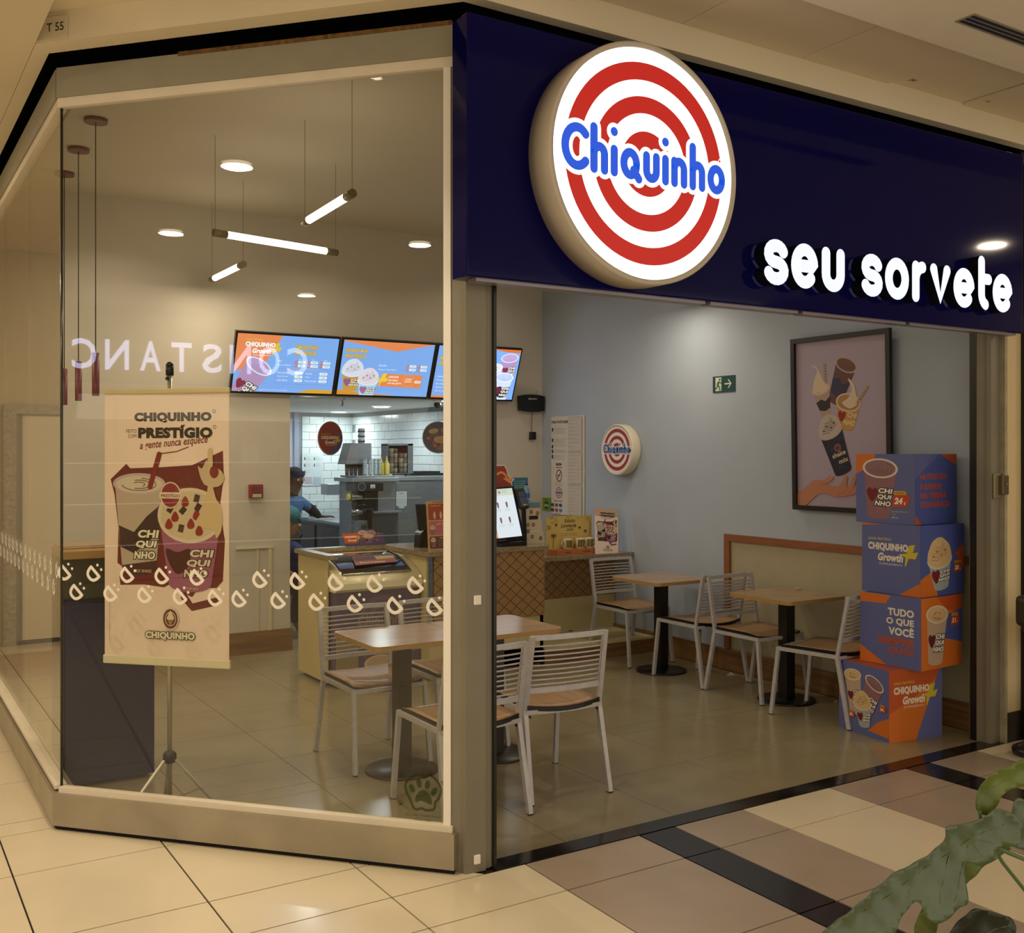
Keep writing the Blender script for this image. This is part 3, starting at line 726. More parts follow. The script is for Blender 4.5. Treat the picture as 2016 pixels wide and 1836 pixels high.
a.text('Seu pet é bem-vindo', -.075, -.085, .15, .012, PG, .0); a.text('nesta loja!', -.035, -.103, .07, .012, PG, .0)
for i, it in enumerate(a.items): a.items[i] = (it[0], it[1], it[2], 1)
a.build('print', t, frame((0, 0, 0), UX, (0, 0, 1)), .0045)

# ================================================================ TABLES AND CHAIRS
def rrect(x0, y0, x1, y1, r, n=5):
    P = []
    for cx, cy, a in ((x1 - r, y0 + r, -90), (x1 - r, y1 - r, 0), (x0 + r, y1 - r, 90), (x0 + r, y0 + r, 180)): P += ell(cx, cy, r, r, n, a, a + 90)
    return P
def make_table(label, loc, w=.58, colm=BLACK, group='small square cafe tables', h=.705):
    t = thing('cafe_table', label, 'table', loc, 0, group)
    b = MB(); b.prism(rrect(-w / 2, -w / 2, w / 2, w / 2, .045), h - .024, h, WOODE, top=WOODT); b.build('tabletop', t)
    b = MB(); b.box(-.038, -.038, .014, .038, .038, h - .03, colm); b.box(-.15, -.15, h - .032, .15, .15, h - .024, colm); b.build('column', t)
    b = MB(); b.lathe([(.19, 0), (.19, .008), (.186, .012), (.001, .016)], colm, 40); b.build('base', t)
    return t
COLG = M('#352f28', .35, .4)
T1 = make_table('square wooden cafe table behind the slanted window, left of the taupe post', (2.395, 4.88, 0), .55, COLG)
dup(T1, (2.95, 4.865, 0), 0, 'square wooden cafe table half hidden by the taupe post', 'small square cafe tables')
T3 = make_table('square wooden cafe table on a black column, nearest the low counter', (5.14, 6.05, 0), .55)
dup(T3, (5.24, 4.89, 0), 0, 'square wooden cafe table on a black column, beside the stack of printed cartons', 'small square cafe tables')
def make_chair(label, loc, rz):
    t = thing('cafe_chair', label, 'chair', loc, rz, 'white metal cafe chairs')
    hw = .205; kz = .415; ky = -.185
    sm = MB()   # seat board, curved
    nx, ny = 8, 8; zt = lambda x, y: .452 - .014 * cos(x / .2 * pi / 2) * 1.0 + (.0 if y < .1 else -(y - .1) ** 2 * .9)
    def outline(y): return .2
    g = {}
    for i in range(nx + 1):
        for j in range(ny + 1):
            x = -.2 + .4 * i / nx; yb = -.205 + .03 * (1 - (x / .2) ** 2) * -1; yf = .205 + .02 * (1 - (x / .2) ** 2)
            y = yb + (yf - yb) * j / ny; g[i, j] = (x, y, zt(x, y))
    top = {k: sm.bm.verts.new(v) for k, v in g.items()}; bot = {k: sm.bm.verts.new((v[0], v[1], v[2] - .024)) for k, v in g.items()}
    for i in range(nx):
        for j in range(ny):
            sm.face([top[i, j], top[i + 1, j], top[i + 1, j + 1], top[i, j + 1]], SEATW, True); sm.face([bot[i, j + 1], bot[i + 1, j + 1], bot[i + 1, j], bot[i, j]], BLACK)
    for i in range(nx):
        sm.face([top[i, 0], bot[i, 0], bot[i + 1, 0], top[i + 1, 0]], BLACK); sm.face([top[i + 1, ny], bot[i + 1, ny], bot[i, ny], top[i, ny]], BLACK)
    for j in range(ny):
        sm.face([top[0, j + 1], bot[0, j + 1], bot[0, j], top[0, j]], BLACK); sm.face([top[nx, j], bot[nx, j], bot[nx, j + 1], top[nx, j + 1]], BLACK)
    sm.build('seat', t, fix=False)
    for s in (-1, 1):
        b = MB(); b.bar((s * hw, .215, .425), (s * (hw + .01), .262, .004), .022, .022, CHAIRM, (0, 1, 0)); b.box(s * (hw + .01) - .011, .251, 0, s * (hw + .01) + .011, .273, .006, BLACK); b.build('leg', t)
        b = MB(); b.bar((s * hw, ky, kz + .01), (s * (hw + .012), -.27, .004), .022, .026, CHAIRM, (0, 1, 0)); b.box(s * (hw + .012) - .011, -.283, 0, s * (hw + .012) + .011, -.257, .006, BLACK)
        b.lathe([(.006, 0), (.006, .01)], BLACK, 8, Matrix.Translation((s * (hw + .0) - s * .018, ky - .012, .395)) @ Matrix.Rotation(pi / 2, 4, 'X')); b.build('leg', t)
    b = MB(); b.bar((-hw, -.19, .42), (-hw, .225, .42), .022, .022, CHAIRM); b.bar((hw, -.19, .42), (hw, .225, .42), .022, .022, CHAIRM)
    P = [(-hw + .41 * i / 8, .215 + .018 * (1 - (2 * i / 8 - 1) ** 2), .418) for i in range(9)]
    for q in range(8): b.bar(P[q], P[q + 1], .02, .02, CHAIRM)
    P = [(-hw + .41 * i / 8, -.195 - .028 * (1 - (2 * i / 8 - 1) ** 2), .418) for i in range(9)]
    for q in range(8): b.bar(P[q], P[q + 1], .02, .02, CHAIRM)
    b.build('seat_frame', t)
    yb = lambda z: ky - (z - kz) / (.785 - kz) * .070
    b = MB()
    for s in (-1, 1): b.bar((s * hw, ky, kz - .005), (s * (hw - .004), yb(.785), .785), .024, .020, CHAIRM, (0, 1, 0))
    def curve(z, dep=.020): return [(-hw + .41 * i / 8, yb(z) - dep * (1 - (2 * i / 8 - 1) ** 2), z) for i in range(9)]
    for z, h in ((.778, .024), (.520, .024)):
        P = curve(z)
        for q in range(8): b.bar(P[q], P[q + 1], .012, h, CHAIRM)
    b.build('back_frame', t)
    for k in range(9):
        b = MB(); b.tube(curve(.548 + .0235 * k), .0042, CHAIRM, 6); b.build('rod', t)
    return t
ch0 = make_chair('white metal cafe chair behind the left table, its back towards the freezer', (2.36, 5.17, 0), pi)
CH = [((2.375, 4.235, 0), 0.0, 'white metal cafe chair nearest the slanted window, cut by the taupe post'),
      ((2.90, 4.31, 0), radians(-5), 'white metal cafe chair standing just inside the opening, its back to the viewer'),
      ((2.86, 5.19, 0), pi, 'white metal cafe chair behind the post-hidden table, mostly covered by its tabletop'),
      ((5.215, 6.515, 0), pi, 'white metal cafe chair tucked between the low counter and its table'),
      ((5.20, 5.69, 0), 0.0, 'white metal cafe chair at the far table, back to back with another'),
      ((5.205, 5.13, 0), pi, 'white metal cafe chair at the near wall table, back to back with the far one'),
      ((5.140, 4.466, 0), radians(12), 'white metal cafe chair in front of the printed cartons')]
for l, r, lb in CH: dup(ch0, l, r, lb)
# ================================================================ COUNTERS
t = thing('counter', 'U-shaped service counter with brown waffle-carved fronts, cream panels and granite top', 'counter', (3.6, 6.62, 0))
def L(x, y, z=0): return (x - 3.6, y - 6.62, z)
def lbox(mb, x0, y0, z0, x1, y1, z1, m): mb.box(x0 - 3.6, y0 - 6.62, z0, x1 - 3.6, y1 - 6.62, z1, m)
b = MB(); lbox(b, 2.785, 6.88, .03, 2.80, 7.42, .90, CREAM); lbox(b, 2.83, 7.38, .03, 3.46, 7.42, .90, CREAM); lbox(b, 3.485, 6.70, .03, 3.50, 7.38, .90, CREAM)
lbox(b, 2.783, 6.872, .03, 2.802, 6.88, .90, M('#d3c493', .5)); b.build('side_panel', t)
b = MB(); lbox(b, 3.485, 6.65, .03, 4.47, 6.70, .40, CREAM); lbox(b, 3.49, 6.68, .0, 4.45, 7.3, .04, BASEW); lbox(b, 4.44, 6.65, .03, 4.47, 7.4, .90, CREAM); b.build('lower_panel', t)
b = MB(); lbox(b, 3.49, 6.65, 0, 4.44, 6.66, .16, BASEW); b.build('skirting', t)
b = MB()
poly = [(2.765, 6.80), (2.84, 6.80), (2.84, 7.36), (3.46, 7.36), (3.46, 6.62), (4.49, 6.62), (4.63, 6.80), (4.63, 7.45), (2.765, 7.45)]
b.prism([(x - 3.6, y - 6.62) for x, y in poly], .90, .93, GRANITE); b.build('worktop', t)
def waffle(parent, x0, x1, y, z0, z1, ox, oy, cw=.108, chh=.088):
    b = MB(); b.box(x0 - ox, y - oy, z0, x1 - ox, y - oy + .02, z1, MDFD); b.build('backing_board', parent)
    b = MB(); g = .0035; n = 0
    r = 0; z = z0
    while z < z1 + chh:
        x = x0 + (cw / 2 if r % 2 else 0)
        while x < x1 + cw:
            P = [(x - cw / 2 + g, z), (x, z - chh / 2 + g), (x + cw / 2 - g, z), (x, z + chh / 2 - g)]
            for p0, nr in ((Vector((x0 + .002, 0)), Vector((1, 0))), (Vector((x1 - .002, 0)), Vector((-1, 0))), (Vector((0, z0 + .002)), Vector((0, 1))), (Vector((0, z1 - .002)), Vector((0, -1)))):
                P = clip_poly(P, p0, nr) if P else []
            if P:
                f = [b.bm.verts.new((p[0] - ox, y - oy - .004, p[1])) for p in P]; k = [b.bm.verts.new((p[0] - ox, y - oy + .001, p[1])) for p in P]
                b.face(f, MDF)
                for i in range(len(P)): b.face([f[i], k[i], k[(i + 1) % len(P)], f[(i + 1) % len(P)]], MDF)
            x += cw
        z += chh / 2; r += 1
    o = b.build('waffle_relief', parent); o['kind'] = 'stuff'
waffle(t, 3.51, 4.47, 6.632, .40, .90, 3.6, 6.62)
t = thing('low_counter', 'lower granite-topped side counter with a waffle front in the corner by the grey-blue wall', 'counter', (5.03, 7.0, 0))
b = MB(); b.box(4.635 - 5.03, -.06, .768, .565, .42, .80, GRANITE); b.build('worktop', t)
b = MB(); b.box(4.49 - 5.03, .20, .14, .56, .24, .42, CREAM); b.build('lower_panel', t)
waffle(t, 4.49, 5.59, 7.20, .42, .768, 5.03, 7.0)
b = MB(); b.box(4.49 - 5.03, -.34, .0, .56, .2, .115, BASEW); b.box(4.49 - 5.03, -.35, .115, .565, .2, .132, CREAM); b.build('foot_step', t)
# freezer
t = thing('ice_cream_freezer', 'white chest freezer with curved glass lid and purple ice-cream front inside the counter', 'freezer', (3.15, 6.93, 0))
PUR = M('#5b4a66', .4, noise=.05)
b = MB()
def hull(y0, y1, prof, x0, x1, m):
    a_ = [b.bm.verts.new((x0, y, z)) for y, z in prof]; c_ = [b.bm.verts.new((x1, y, z)) for y, z in prof]; n = len(prof)
    b.face(a_, m); b.face(c_[::-1], m)
    for i in range(n): b.face([a_[i], a_[(i + 1) % n], c_[(i + 1) % n], c_[i]], m, 2 < i < n - 3)
b.box(-.335, -.15, .03, .32, .40, .68, PUR); b.build('body', t)
FW = M('#e6dcb9', .3, coat=.3)
prof = [(.42, .67), (-.16, .67), (-.185, .69), (-.185, .73), (-.16, .76), (-.10, .80), (0, .845), (.10, .875), (.2, .885), (.42, .89)]
b = MB(); hull(0, 0, prof, -.342, .328, FW); b.build('rim', t)
b = MB()
pg = [(-.13, .788), (-.08, .812), (0, .850), (.10, .880), (.2, .895), (.27, .898)]
va = [b.bm.verts.new((-.27, y, z)) for y, z in pg]; vb = [b.bm.verts.new((.26, y, z)) for y, z in pg]
for i in range(len(pg) - 1): b.face([va[i], vb[i], vb[i + 1], va[i + 1]], M('#10100f', .05, coat=1), True)
b.build('glass_lid', t, fix=False)
b = MB(); 
for x in (-.27, .26): b.tube([(x, y, z + .003) for y, z in pg], .007, BLACK, 6)
b.tube([(-.27, -.13, .791), (.26, -.13, .791)], .007, M('#c8c8c0', .2, .8), 6); b.build('lid_frame', t)
a = Art(); a.poly([(0, 0), (.34, .02), (.36, .13), (.03, .14)], '#8c5348'); a.poly([(.02, .06), (.2, .075), (.2, .13), (.03, .13)], '#5a3a44'); a.poly([(.2, .075), (.345, .085), (.35, .125), (.2, .13)], '#b59a55'); a.text('Sorvetes', .05, .03, .2, .02, '#e4cfa0', .02)
a.build('price_sheet', t, frame((-.14, -.05, .840), (1, .02, 0), (0, 1, .38)), .002)
a = Art(); a.rect(-.30, .0, .6, .6, '#574763'); 
target(a, .2, .02, .42, red='#6f5f6a', white='#5f5069', blue='#85766c', fat=.3)
a.rect(-.12, .04, .2, .3, '#5f5070'); a.rect(-.10, .0, .16, .2, '#711d2c'); a.ell(-.0, .12, .12, .06, '#c9b79c'); a.ell(-.0, .125, .1, .045, '#b99f80')
a.rect(.14, .07, .12, .06, '#3a1c22', .02); a.text('Pote', .16, .085, .07, .03, '#c9b9b4', .01)
a.build('front_print', t, frame((0, -.152, .03), *FRONT))
b = MB()
for k in range(24): b.box(-.33 + .007 * k, -.157, .06, -.3265 + .007 * k, -.150, .36, M('#a79a6c', .5))
o = b.build('vent_grille', t); o['kind'] = 'stuff'
# waste cabinet with round holes
t = thing('waste_cabinet', 'dark blue waste cabinet with a wooden upper shelf behind the corner of the window', 'cabinet', (1.065, 5.62, 0))
BL = M('#070e3e', .45)
b = MB(); b.bbox(-.215, -.17, .02, .215, .2, .90, BL, .004); b.build('body', t)
b = MB(); b.bbox(-.215, .05, .9, .215, .2, 1.13, M('#55523f', .5), .003); b.build('back_panel', t)
b = MB(); b.bbox(-.215, -.17, 1.125, .215, .2, 1.165, WOODE, .003); b.box(-.205, -.05, 1.165, .205, .2, 1.18, WOODT); b.build('shelf', t)
b = MB()
R = Matrix.Translation((.0, -.04, .900)); b.lathe([(.001, .002), (.085, .002)], BLACK, 32, R @ Matrix.Diagonal((1, .8, 1, 1)), cap=False); b.build('hole', t)

# ================================================================ PRINTED CARTONS
CB = '#5a6299'; CBL = '#46549b'; CO = '#c96a1c'; COR = '#b8501c'; WHT = '#e2dac8'; YEL = '#c9b82e'
BOX = .405
CUPS = dict(acai=dict(body='#8a6069', rim='#d6cbc2', fill='#8b666c', swirl='#67444b'), shake=dict(body='#b89f88', rim='#d8c7a8', fill='#d0b48a', swirl='#a98a60', drizzle='#b87a2c', heart='#5f1820'),
            mix=dict(body='#9aa3a6', rim='#d0cbb4', cream='#cdb184', swirl='#a5845a', wb=.6))
def faces1():   # bottom carton: left face with three cups, right face with logo
    l = Art(); l.rect(0, 0, .405, .41, CB); l.poly([(.405, 0), (.405, .14), (.32, .1), (.24, .035), (.405, .025)], CO); l.rect(0, 0, .405, .02, CB)
    cup(l, .115, .335, .14, .22, 6, **CUPS['shake']); cup(l, .295, .315, .15, .21, -22, **CUPS['acai']); cup(l, .20, .175, .14, .12, 8, **CUPS['mix'])
    badge(l, .335, .165, .055, '24'); badge(l, .085, .085, .055, '28'); badge(l, .005, .20, .05, '31')
    r = Art(); r.rect(0, 0, .405, .41, CO); r.poly([(0, .41), (0, .16), (.2, .25), (.405, .37), (.40, .41)], COR); r.poly([(.405, 0), (.405, .41), (.39, .41), (.205, 0)], CB)
    growth(r, .035, .185, .27, WHT, YEL); return l, r
def faces2():
    l = Art(); l.rect(0, 0, .405, .41, CB); l.poly([(0, .41), (.15, .405), (0, .395)], CO); l.poly([(.26, 0), (.405, .08), (.405, 0)], CO)
    growth(l, .045, .165, .28, WHT, YEL)
    r = Art(); r.rect(0, 0, .405, .41, CBL); r.poly([(0, 0), (0, .10), (.10, .14), (.16, 0)], CO); r.poly([(.405, .15), (.405, .30), (.32, .24)], COR)
    cup(r, .175, .21, .22, .16, 6, **CUPS['mix']); badge(r, .30, .13, .09, '28'); return l, r
def faces3():
    l = Art(); l.rect(0, 0, .405, .41, CB); l.poly([(0, .41), (.21, .41), (.175, .36), (0, .355)], CO); l.poly([(0, 0), (0, .10), (.18, .005)], CO)
    for i, (s_, x, w_, c) in enumerate((('TUDO', .19, .17, WHT), ('O QUE', .18, .18, WHT), ('VOCÊ', .195, .165, WHT), ('SEMPRE', .125, .235, '#b04a24'), ('QUIS!', .19, .165, '#b04a24'))):
        l.text(s_, x, .295 - i * .056, w_, .044 if 'Ê' not in s_ else .056, c, .032)
    r = Art(); r.rect(0, 0, .405, .41, CO); r.poly([(.15, .41), (.405, .41), (.405, .31), (.25, .33)], COR); r.poly([(.24, .30), (.405, .33), (.405, .13), (.22, .17)], CBL)
    cup(r, .155, .31, .21, .27, -4, **CUPS['shake']); badge(r, .285, .235, .095, '31'); return l, r
def faces4():
    l = Art(); l.rect(0, 0, .405, .41, CB); l.poly([(0, .41), (.14, .41), (.11, .34), (0, .29)], CO)
    cup(l, .17, .325, .235, .28, -3, **CUPS['acai']); badge(l, .25, .10, .125, '24')
    l.text('Smoothie Proteico', .25, .068, .11, .012, YEL); l.text('Açaí', .25, .05, .03, .012, YEL); l.text('400 mL', .25, .033, .045, .010, WHT)
    r = Art(); r.rect(0, 0, .405, .41, CBL); r.poly([(0, .41), (.24, .41), (.0, .27)], CB); r.poly([(.24, .41), (.405, .41), (.405, .34)], COR); r.poly([(0, 0), (.06, 0), (0, .06)], COR)
    for i, (s_, w_) in enumerate((('NUTRIÇÃO', .26), ('E SABOR', .215), ('NA MESMA', .26), ('COLHERADA', .30))): r.text(s_, .045, .255 - i * .052, w_, .036 if i else .046, '#a8482a', .04)
    return l, r
spec = [((4.948, 3.85), -8, faces1, 'printed carton at the bottom of the stack, with three cups and an orange side'),
        ((5.085, 3.740), 3, faces3, 'printed carton second from the bottom reading TUDO O QUE VOCÊ SEMPRE QUIS'),
        ((5.125, 3.775), 0, faces2, 'printed blue carton third from the bottom, bearing the white plus logo'),
        ((5.14, 3.820), 2, faces4, 'printed blue carton on top of the stack with a large lilac smoothie cup')]
for i, ((x, y), r, fn, lb) in enumerate(spec):
    t = thing('printed_carton', lb, 'box', (x, y, .41 * i), radians(r), 'stacked printed cartons')
    b = MB(); b.bbox(0, 0, .001, BOX, BOX, .408, M(CB, .45, noise=.04), .003, seg=1); b.build('carton', t)
    if i == 0:
        b = MB(); b.box(.005, .005, .407, BOX - .005, BOX - .005, .4085, M(COR, .45)); b.build('lid', t)
    l, rr = fn(); l.build('side_print', t, frame((0, BOX, 0), *SIDE)); rr.build('front_print', t, frame((0, 0, 0), *FRONT))

# ================================================================ ON THE BACK WALL
# three menu screens, leaning forward
def wrap_scr(label, x, art, grp='menu screens above the kitchen opening'):
    t = thing('menu_screen', label, 'screen', (x, 8.27, 2.125), 0, grp)
    H = .515; tl = radians(21); W_ = .885
    m4 = frame((0, 0, 0), (1, 0, 0), (0, -sin(tl), cos(tl)))
    b = MB(); b.bbox(0, 0, -.04, W_, H, .0, M('#0d0f14', .3), .004); b.build('screen_frame', t, mat4=m4)
    b = MB(); b.bar((W_ / 2, .0, .2), (W_ / 2, .08, .25), .1, .03, BLACK); b.build('wall_bracket', t)
    art.clip(0, 0, W_ - .03, H - .035); art.build('display', t, m4 @ Matrix.Translation((.015, .02, 0)), .001); return t
E1 = 1.25; SBL = '#78a6ee'; SOR = '#dd8450'; SY = '#e0b51e'; SW = '#eef4ff'
def prices(a, x, y, n, rows, s=1., dx=.108):
    for r in range(rows):
        for c in range(n):
            X = x + c * dx; Y = y - r * .031
            a.rect(X, Y, .024 * s, .022 * s, '#b5482a', .005); a.text('R$', X + .004, Y + .006, .015 * s, .010 * s, SW, .01)
            a.rect(X + .028, Y, .066 * s, .022 * s, '#d9e8f6', .009); a.text(['39,00', '43,00', '31,00', '28,00'][(r + c) % 4], X + .045, Y + .006, .038 * s, .010 * s, '#3c4a66', .005)
a = Art(E1); W_, H_ = .855, .48
a.rect(0, 0, W_, H_, SBL); a.poly([(0, H_), (.37, H_), (.24, .22), (0, .17)], SOR); a.poly([(.55, 0), (.66, .035), (W_, .03), (W_, 0)], '#cf9a2a')
growth(a, .07, .30, .245, SW, '#d8b93a')
cup(a, .20, .215, .235, .36, -30, body='#a98cb8', rim='#cfdcf6', fill='#b096c4', swirl='#8c74a0', heart='#7c2a44')
a.text('SMOOTHIE', .49, .375, .185, .035, SY, .03, .1, out='#7c6a20', ob=.03); a.text('PROTEICO', .485, .325, .185, .035, SY, .03, .1, out='#7c6a20', ob=.03)
a.text('Açaí', .355, .262, .03, .014, SW); a.text('Açaí com Banana', .355, .228, .11, .014, SW); prices(a, .495, .255, 3, 2, 1)
for k in range(3): a.text('500 mL', .53 + k * .108, .285, .03, .008, SW)
a.line(rrect(.345, .075, .80, .205, .012), .0018, '#7a78c8', True); a.text('TURBINE SEU PEDIDO COM COMPLEMENTOS', .42, .20, .29, .010, '#e0a860')
for i, (s1, s2) in enumerate((('Doce de leite', 'Granola'), ('Leite em pó', 'Whey'), ('Leite Ninho', 'Pasta de amendoim'))):
    y = .165 - i * .032; a.text(s1, .36, y, .09, .013, SW); a.rect(.505, y - .005, .072, .023, '#d9e8f6', .009); a.text('2,00', .53, y + .001, .03, .010, '#3c4a66')
    a.text(s2, .60, y, (.055, .04, .10)[i], .013, SW); a.rect(.72, y - .005, .072, .023, '#d9e8f6', .009); a.text(('2,50', '10,00', '3,50')[i], .74, y + .001, .035, .010, '#3c4a66')
a.text('imagens meramente ilustrativas consulte disponibilidade', .22, .015, .24, .008, SW)
wrap_scr('left menu screen with orange corner, lilac smoothie cup and SMOOTHIE PROTEICO', 2.525, a)
a = Art(E1); a.rect(0, 0, W_, H_, SBL); a.poly([(.04, H_), (W_, H_), (.50, .40), (.0, .47), (0, H_)], SOR); a.poly([(0, 0), (0, .045), (.18, .02), (.55, .0)], '#cf8a2a')
a.text('SHAKE MIX', .03, .375, .20, .032, SY, .03, .1, out='#7c6a20', ob=.03); a.text('PROTEICO', .028, .325, .19, .032, SY, .03, .1, out='#7c6a20', ob=.03)
cup(a, .115, .205, .195, .16, 0, body='#c0933e', rim='#cfe0f6', cream='#cfd4ea', swirl='#9a92a8', heart='#8c5a84', drizzle='#b8863a'); cup(a, .27, .135, .19, .15, 0, body='#a9cdf2', rim='#d6e6f8', cream='#d6cfe0', swirl='#a89aa8', heart='#96688e', drizzle='#9a5a34')
a.text('Baunilha', .35, .265, .07, .014, SW); a.text('Paçoca / Leite Ninho', .35, .228, .17, .014, SW); prices(a, .61, .265, 2, 2, 1, .108)
a.poly([(.36, .085), (.39, .20), (.78, .20), (.775, .08)], SOR); bolt(a, .335, .085, .12, '#dfc83a')
for i, s_ in enumerate(('ADICIONE', 'PROTEÍNA', 'DO SEU JEITO')): a.text(s_, .455, .165 - i * .03, (.095, .095, .13)[i], .018, '#f2e6da', .03, .1)
a.line(rrect(.60, .095, .695, .19, .01), .002, '#e6b070', True); a.text('1 SCOOP', .615, .15, .065, .016, '#f2e6da', .02); a.text('GROWTH', .615, .128, .065, .016, '#f2e6da', .02); a.rect(.71, .125, .06, .022, '#e9e9ea', .008); a.text('10,00', .72, .131, .04, .011, '#444444', .01)
wrap_scr('middle menu screen reading SHAKE MIX PROTEICO with two cream-topped cups', 3.425, a)
a = Art(E1); a.rect(0, 0, W_, H_, SBL); a.poly([(.0, .0), (.0, .02), (W_, .0)], SOR); a.poly([(.5, H_), (W_, H_), (W_, .45), (.7, .455)], '#d26a2a')
a.text('MILK SHAKE', .03, .35, .22, .032, SY, .03, .1, out='#7c6a20', ob=.03); a.text('PROTEICO', .028, .30, .19, .032, SY, .03, .1, out='#7c6a20', ob=.03)
for i, s_ in enumerate(('Chocolate', 'Morango', 'Duo Chocolate', 'Maracujá', 'Leite em pó')): a.text(s_, .03, .19 - i * .034, (.075, .07, .11, .07, .085)[i], .014, SW)
prices(a, .22, .185, 2, 5, 1)
cup(a, .745, .40, .18, .21, 5, body='#a98cb8', rim='#cfdcf6', fill='#b8a0cc', swirl='#9a84b0', heart='#7c2a44'); cup(a, .60, .30, .17, .22, 8, body='#d0d0dc', rim='#e6eef8', fill='#dcdce6', swirl='#b0a090', heart='#7c2a44', drizzle='#8c5a2c'); cup(a, .725, .215, .19, .23, -2, body='#c8d4ee', rim='#dbe8fa', fill='#b9c9ea', swirl='#94a8d0', heart='#6a2238', band='#1c1626')
wrap_scr('right menu screen behind the taupe post with lilac and dark milkshake cups', 4.325, a)
# call-number display and its adapter
t = thing('queue_display', 'small black call-number display reading SENHA with its adapter hanging below', 'display', (5.445, 8.33, 2.035))
b = MB()
P = [(-.135, .012), (-.08, .003), (0, 0), (.08, .003), (.135, .012), (.14, .15), (.08, .162), (0, .166), (-.08, .162), (-.14, .15)]
b.prism(P, -.0, .05, M('#0a0a0c', .3), frame((0, 0, 0), (1, 0, 0), (0, 0, 1))); b.build('casing', t)
a = Art(); a.text('SENHA', -.05, .115, .10, .016, '#b8b8b4', .02); a.build('lettering', t, frame((0, -.05, 0), *FRONT))
b = MB(); b.tube([(.06, -.02, .16), (.085, -.0, .21)], .0015, M('#555555', .5), 5); b.build('aerial', t)
b = MB(); b.tube([(.02, -.01, .0), (.022, -.003, -.08), (.018, .0, -.19)], .003, M('#3c3a36', .5), 6); b.build('cable', t)
b = MB(); b.bbox(-.0, -.03, -.265, .055, .015, -.19, BLACK, .005); b.box(-.015, -.02, -.262, .0, -.005, -.25, BLACK); b.build('adapter', t)
t = thing('fire_alarm_box', 'small red fire alarm call point on the grey wall', 'alarm', (2.76, 8.33, 1.275))
b = MB(); b.bbox(-.055, -.035, 0, .055, .02, .112, M('#8c1f1c', .4), .006); b.build('casing', t)
b = MB(); b.box(-.035, -.040, .045, .035, -.034, .095, M('#5a1512', .3)); b.box(-.035, -.041, .008, .035, -.036, .034, M('#d6c9b4', .5)); b.build('push_panel', t)
a = Art(); a.text('ALARME', -.028, .026, .056, .005, '#333333'); a.text('INCÊNDIO', -.028, .014, .056, .008, '#333333'); a.build('lettering', t, frame((0, -.041, 0), *FRONT))

# ================================================================ ON THE GREY-BLUE WALL (x = 5.6)
t = thing('info_board', 'tall white notice board headed PARA VOCÊ SABER in the corner of the grey-blue wall', 'board', (5.597, 8.175, 1.062))
b = MB(); b.bbox(-.012, -.53, 0, .0, .0, .925, M('#cfc8bd', .4), .003, seg=1); b.build('board', t)
a = Art(); K = '#2c2b2e'
a.text('PARA VOCÊ SABER', .015, .86, .27, .032, K, .03)
for y, n in ((.815, 5), (.715, 5), (.655, 2), (.61, 3), (.56, 4)):
    a.rect(.015, y - .03, .022, .034, K, .004); lines(a, .045, y - .005, .21, n, .0115, .006, '#5a5758', int(y * 100))
a.rect(.085, .435 + .03, .09, .02, K, .005); a.text('ATENÇÃO', .1, .471, .06, .008, WHT)
a.text('PROIBIDO FUMAR', .085, .44, .10, .010, K, .02)
a.ring(.135, .37, .048, .040, '#8c2a34', 32, sy=1.2); a.rect(.105, .366, .05, .008, K); a.line([(.105, .33), (.165, .41)], .007, '#8c2a34')
lines(a, .07, .305, .14, 4, .0125, .006, '#444455', 5)
target(a, .058, .135, .21, red='#8c2430', white='#d9d2c6', blue='#2a5aa0')
a.text('FORMAS DE PAGAMENTO', .055, .125, .15, .009, K, .02)
for i, c in enumerate(('#223a78', '#7a3a56', '#1e3a2c')): a.rect(.012 + i * .065, .078, .042, .028, c, .004 if i == 0 else .013)
for i, c in enumerate(('#2a3f7a', '#a33a34', '#3f7fb8')): a.rect(.012 + i * .065, .03, .042, .028, c, .004 if i == 0 else .013)
a.text('www.sac', .07, .008, .09, .008, '#8c2430')
for y0, h in ((.60, .315), (.30, .285), (.01, .275)):
    a.rect(.29, y0, .215, h, '#c4bcb0'); a.rect(.29, y0 + h - .004, .215, .003, '#8a8378')
    for j in range(8):
        a.text('documento fiscal alvara', .30, y0 + h - .03 - j * h / 9, .19 * (1, .7, .9, .5)[j % 4], .006, '#7b766f')
a.build('print', t, frame((-.012, 0, 0), *SIDE))
t = thing('round_wall_sign', 'small round white wall sign with dull red rings and blue script', 'sign', (5.6, 7.06, 1.672))
RY = Matrix.Rotation(-pi / 2, 4, 'Y')
b = MB(); b.lathe([(.215, 0), (.218, .02), (.218, .094), (.212, .10), (.206, .10), (.205, .094), (.001, .094)], M('#ddd3bf', .45), 64, RY); b.build('sign_box', t)
a = Art(); target(a, .2, red='#9a2f3c', white='#e6dfd2', blue='#20539c'); a.build('sign_face', t, frame((-.0945, 0, 0), *SIDE))
t = thing('exit_sign', 'small dark green emergency exit sign with running figure and arrow', 'sign', (5.597, 5.973, 2.109))
b = MB(); b.box(-.004, -.238, 0, .0, 0, .124, M('#14403a', .4)); b.build('plate', t)
a = Art(); G_ = '#c9d2b0'; a.rect(.03, .01, .065, .104, G_); g = '#143a34'
a.ell(.078, .097, .008, .010, g, n=12); a.line([(.066, .082), (.06, .055), (.04, .03), (.033, .03)], .011, g); a.line([(.06, .055), (.075, .035), (.08, .014)], .010, g); a.line([(.066, .08), (.085, .07), (.098, .075)], .008, g); a.line([(.066, .078), (.05, .068), (.048, .055)], .008, g)
a.line([(.135, .062), (.195, .062)], .011, G_); a.line([(.172, .090), (.2, .062), (.172, .034)], .011, G_)
a.build('print', t, frame((-.004, 0, 0), *SIDE))
t = thing('sticker', 'small green sticker beside the notice board', 'sticker', (5.597, 8.335, 1.09))
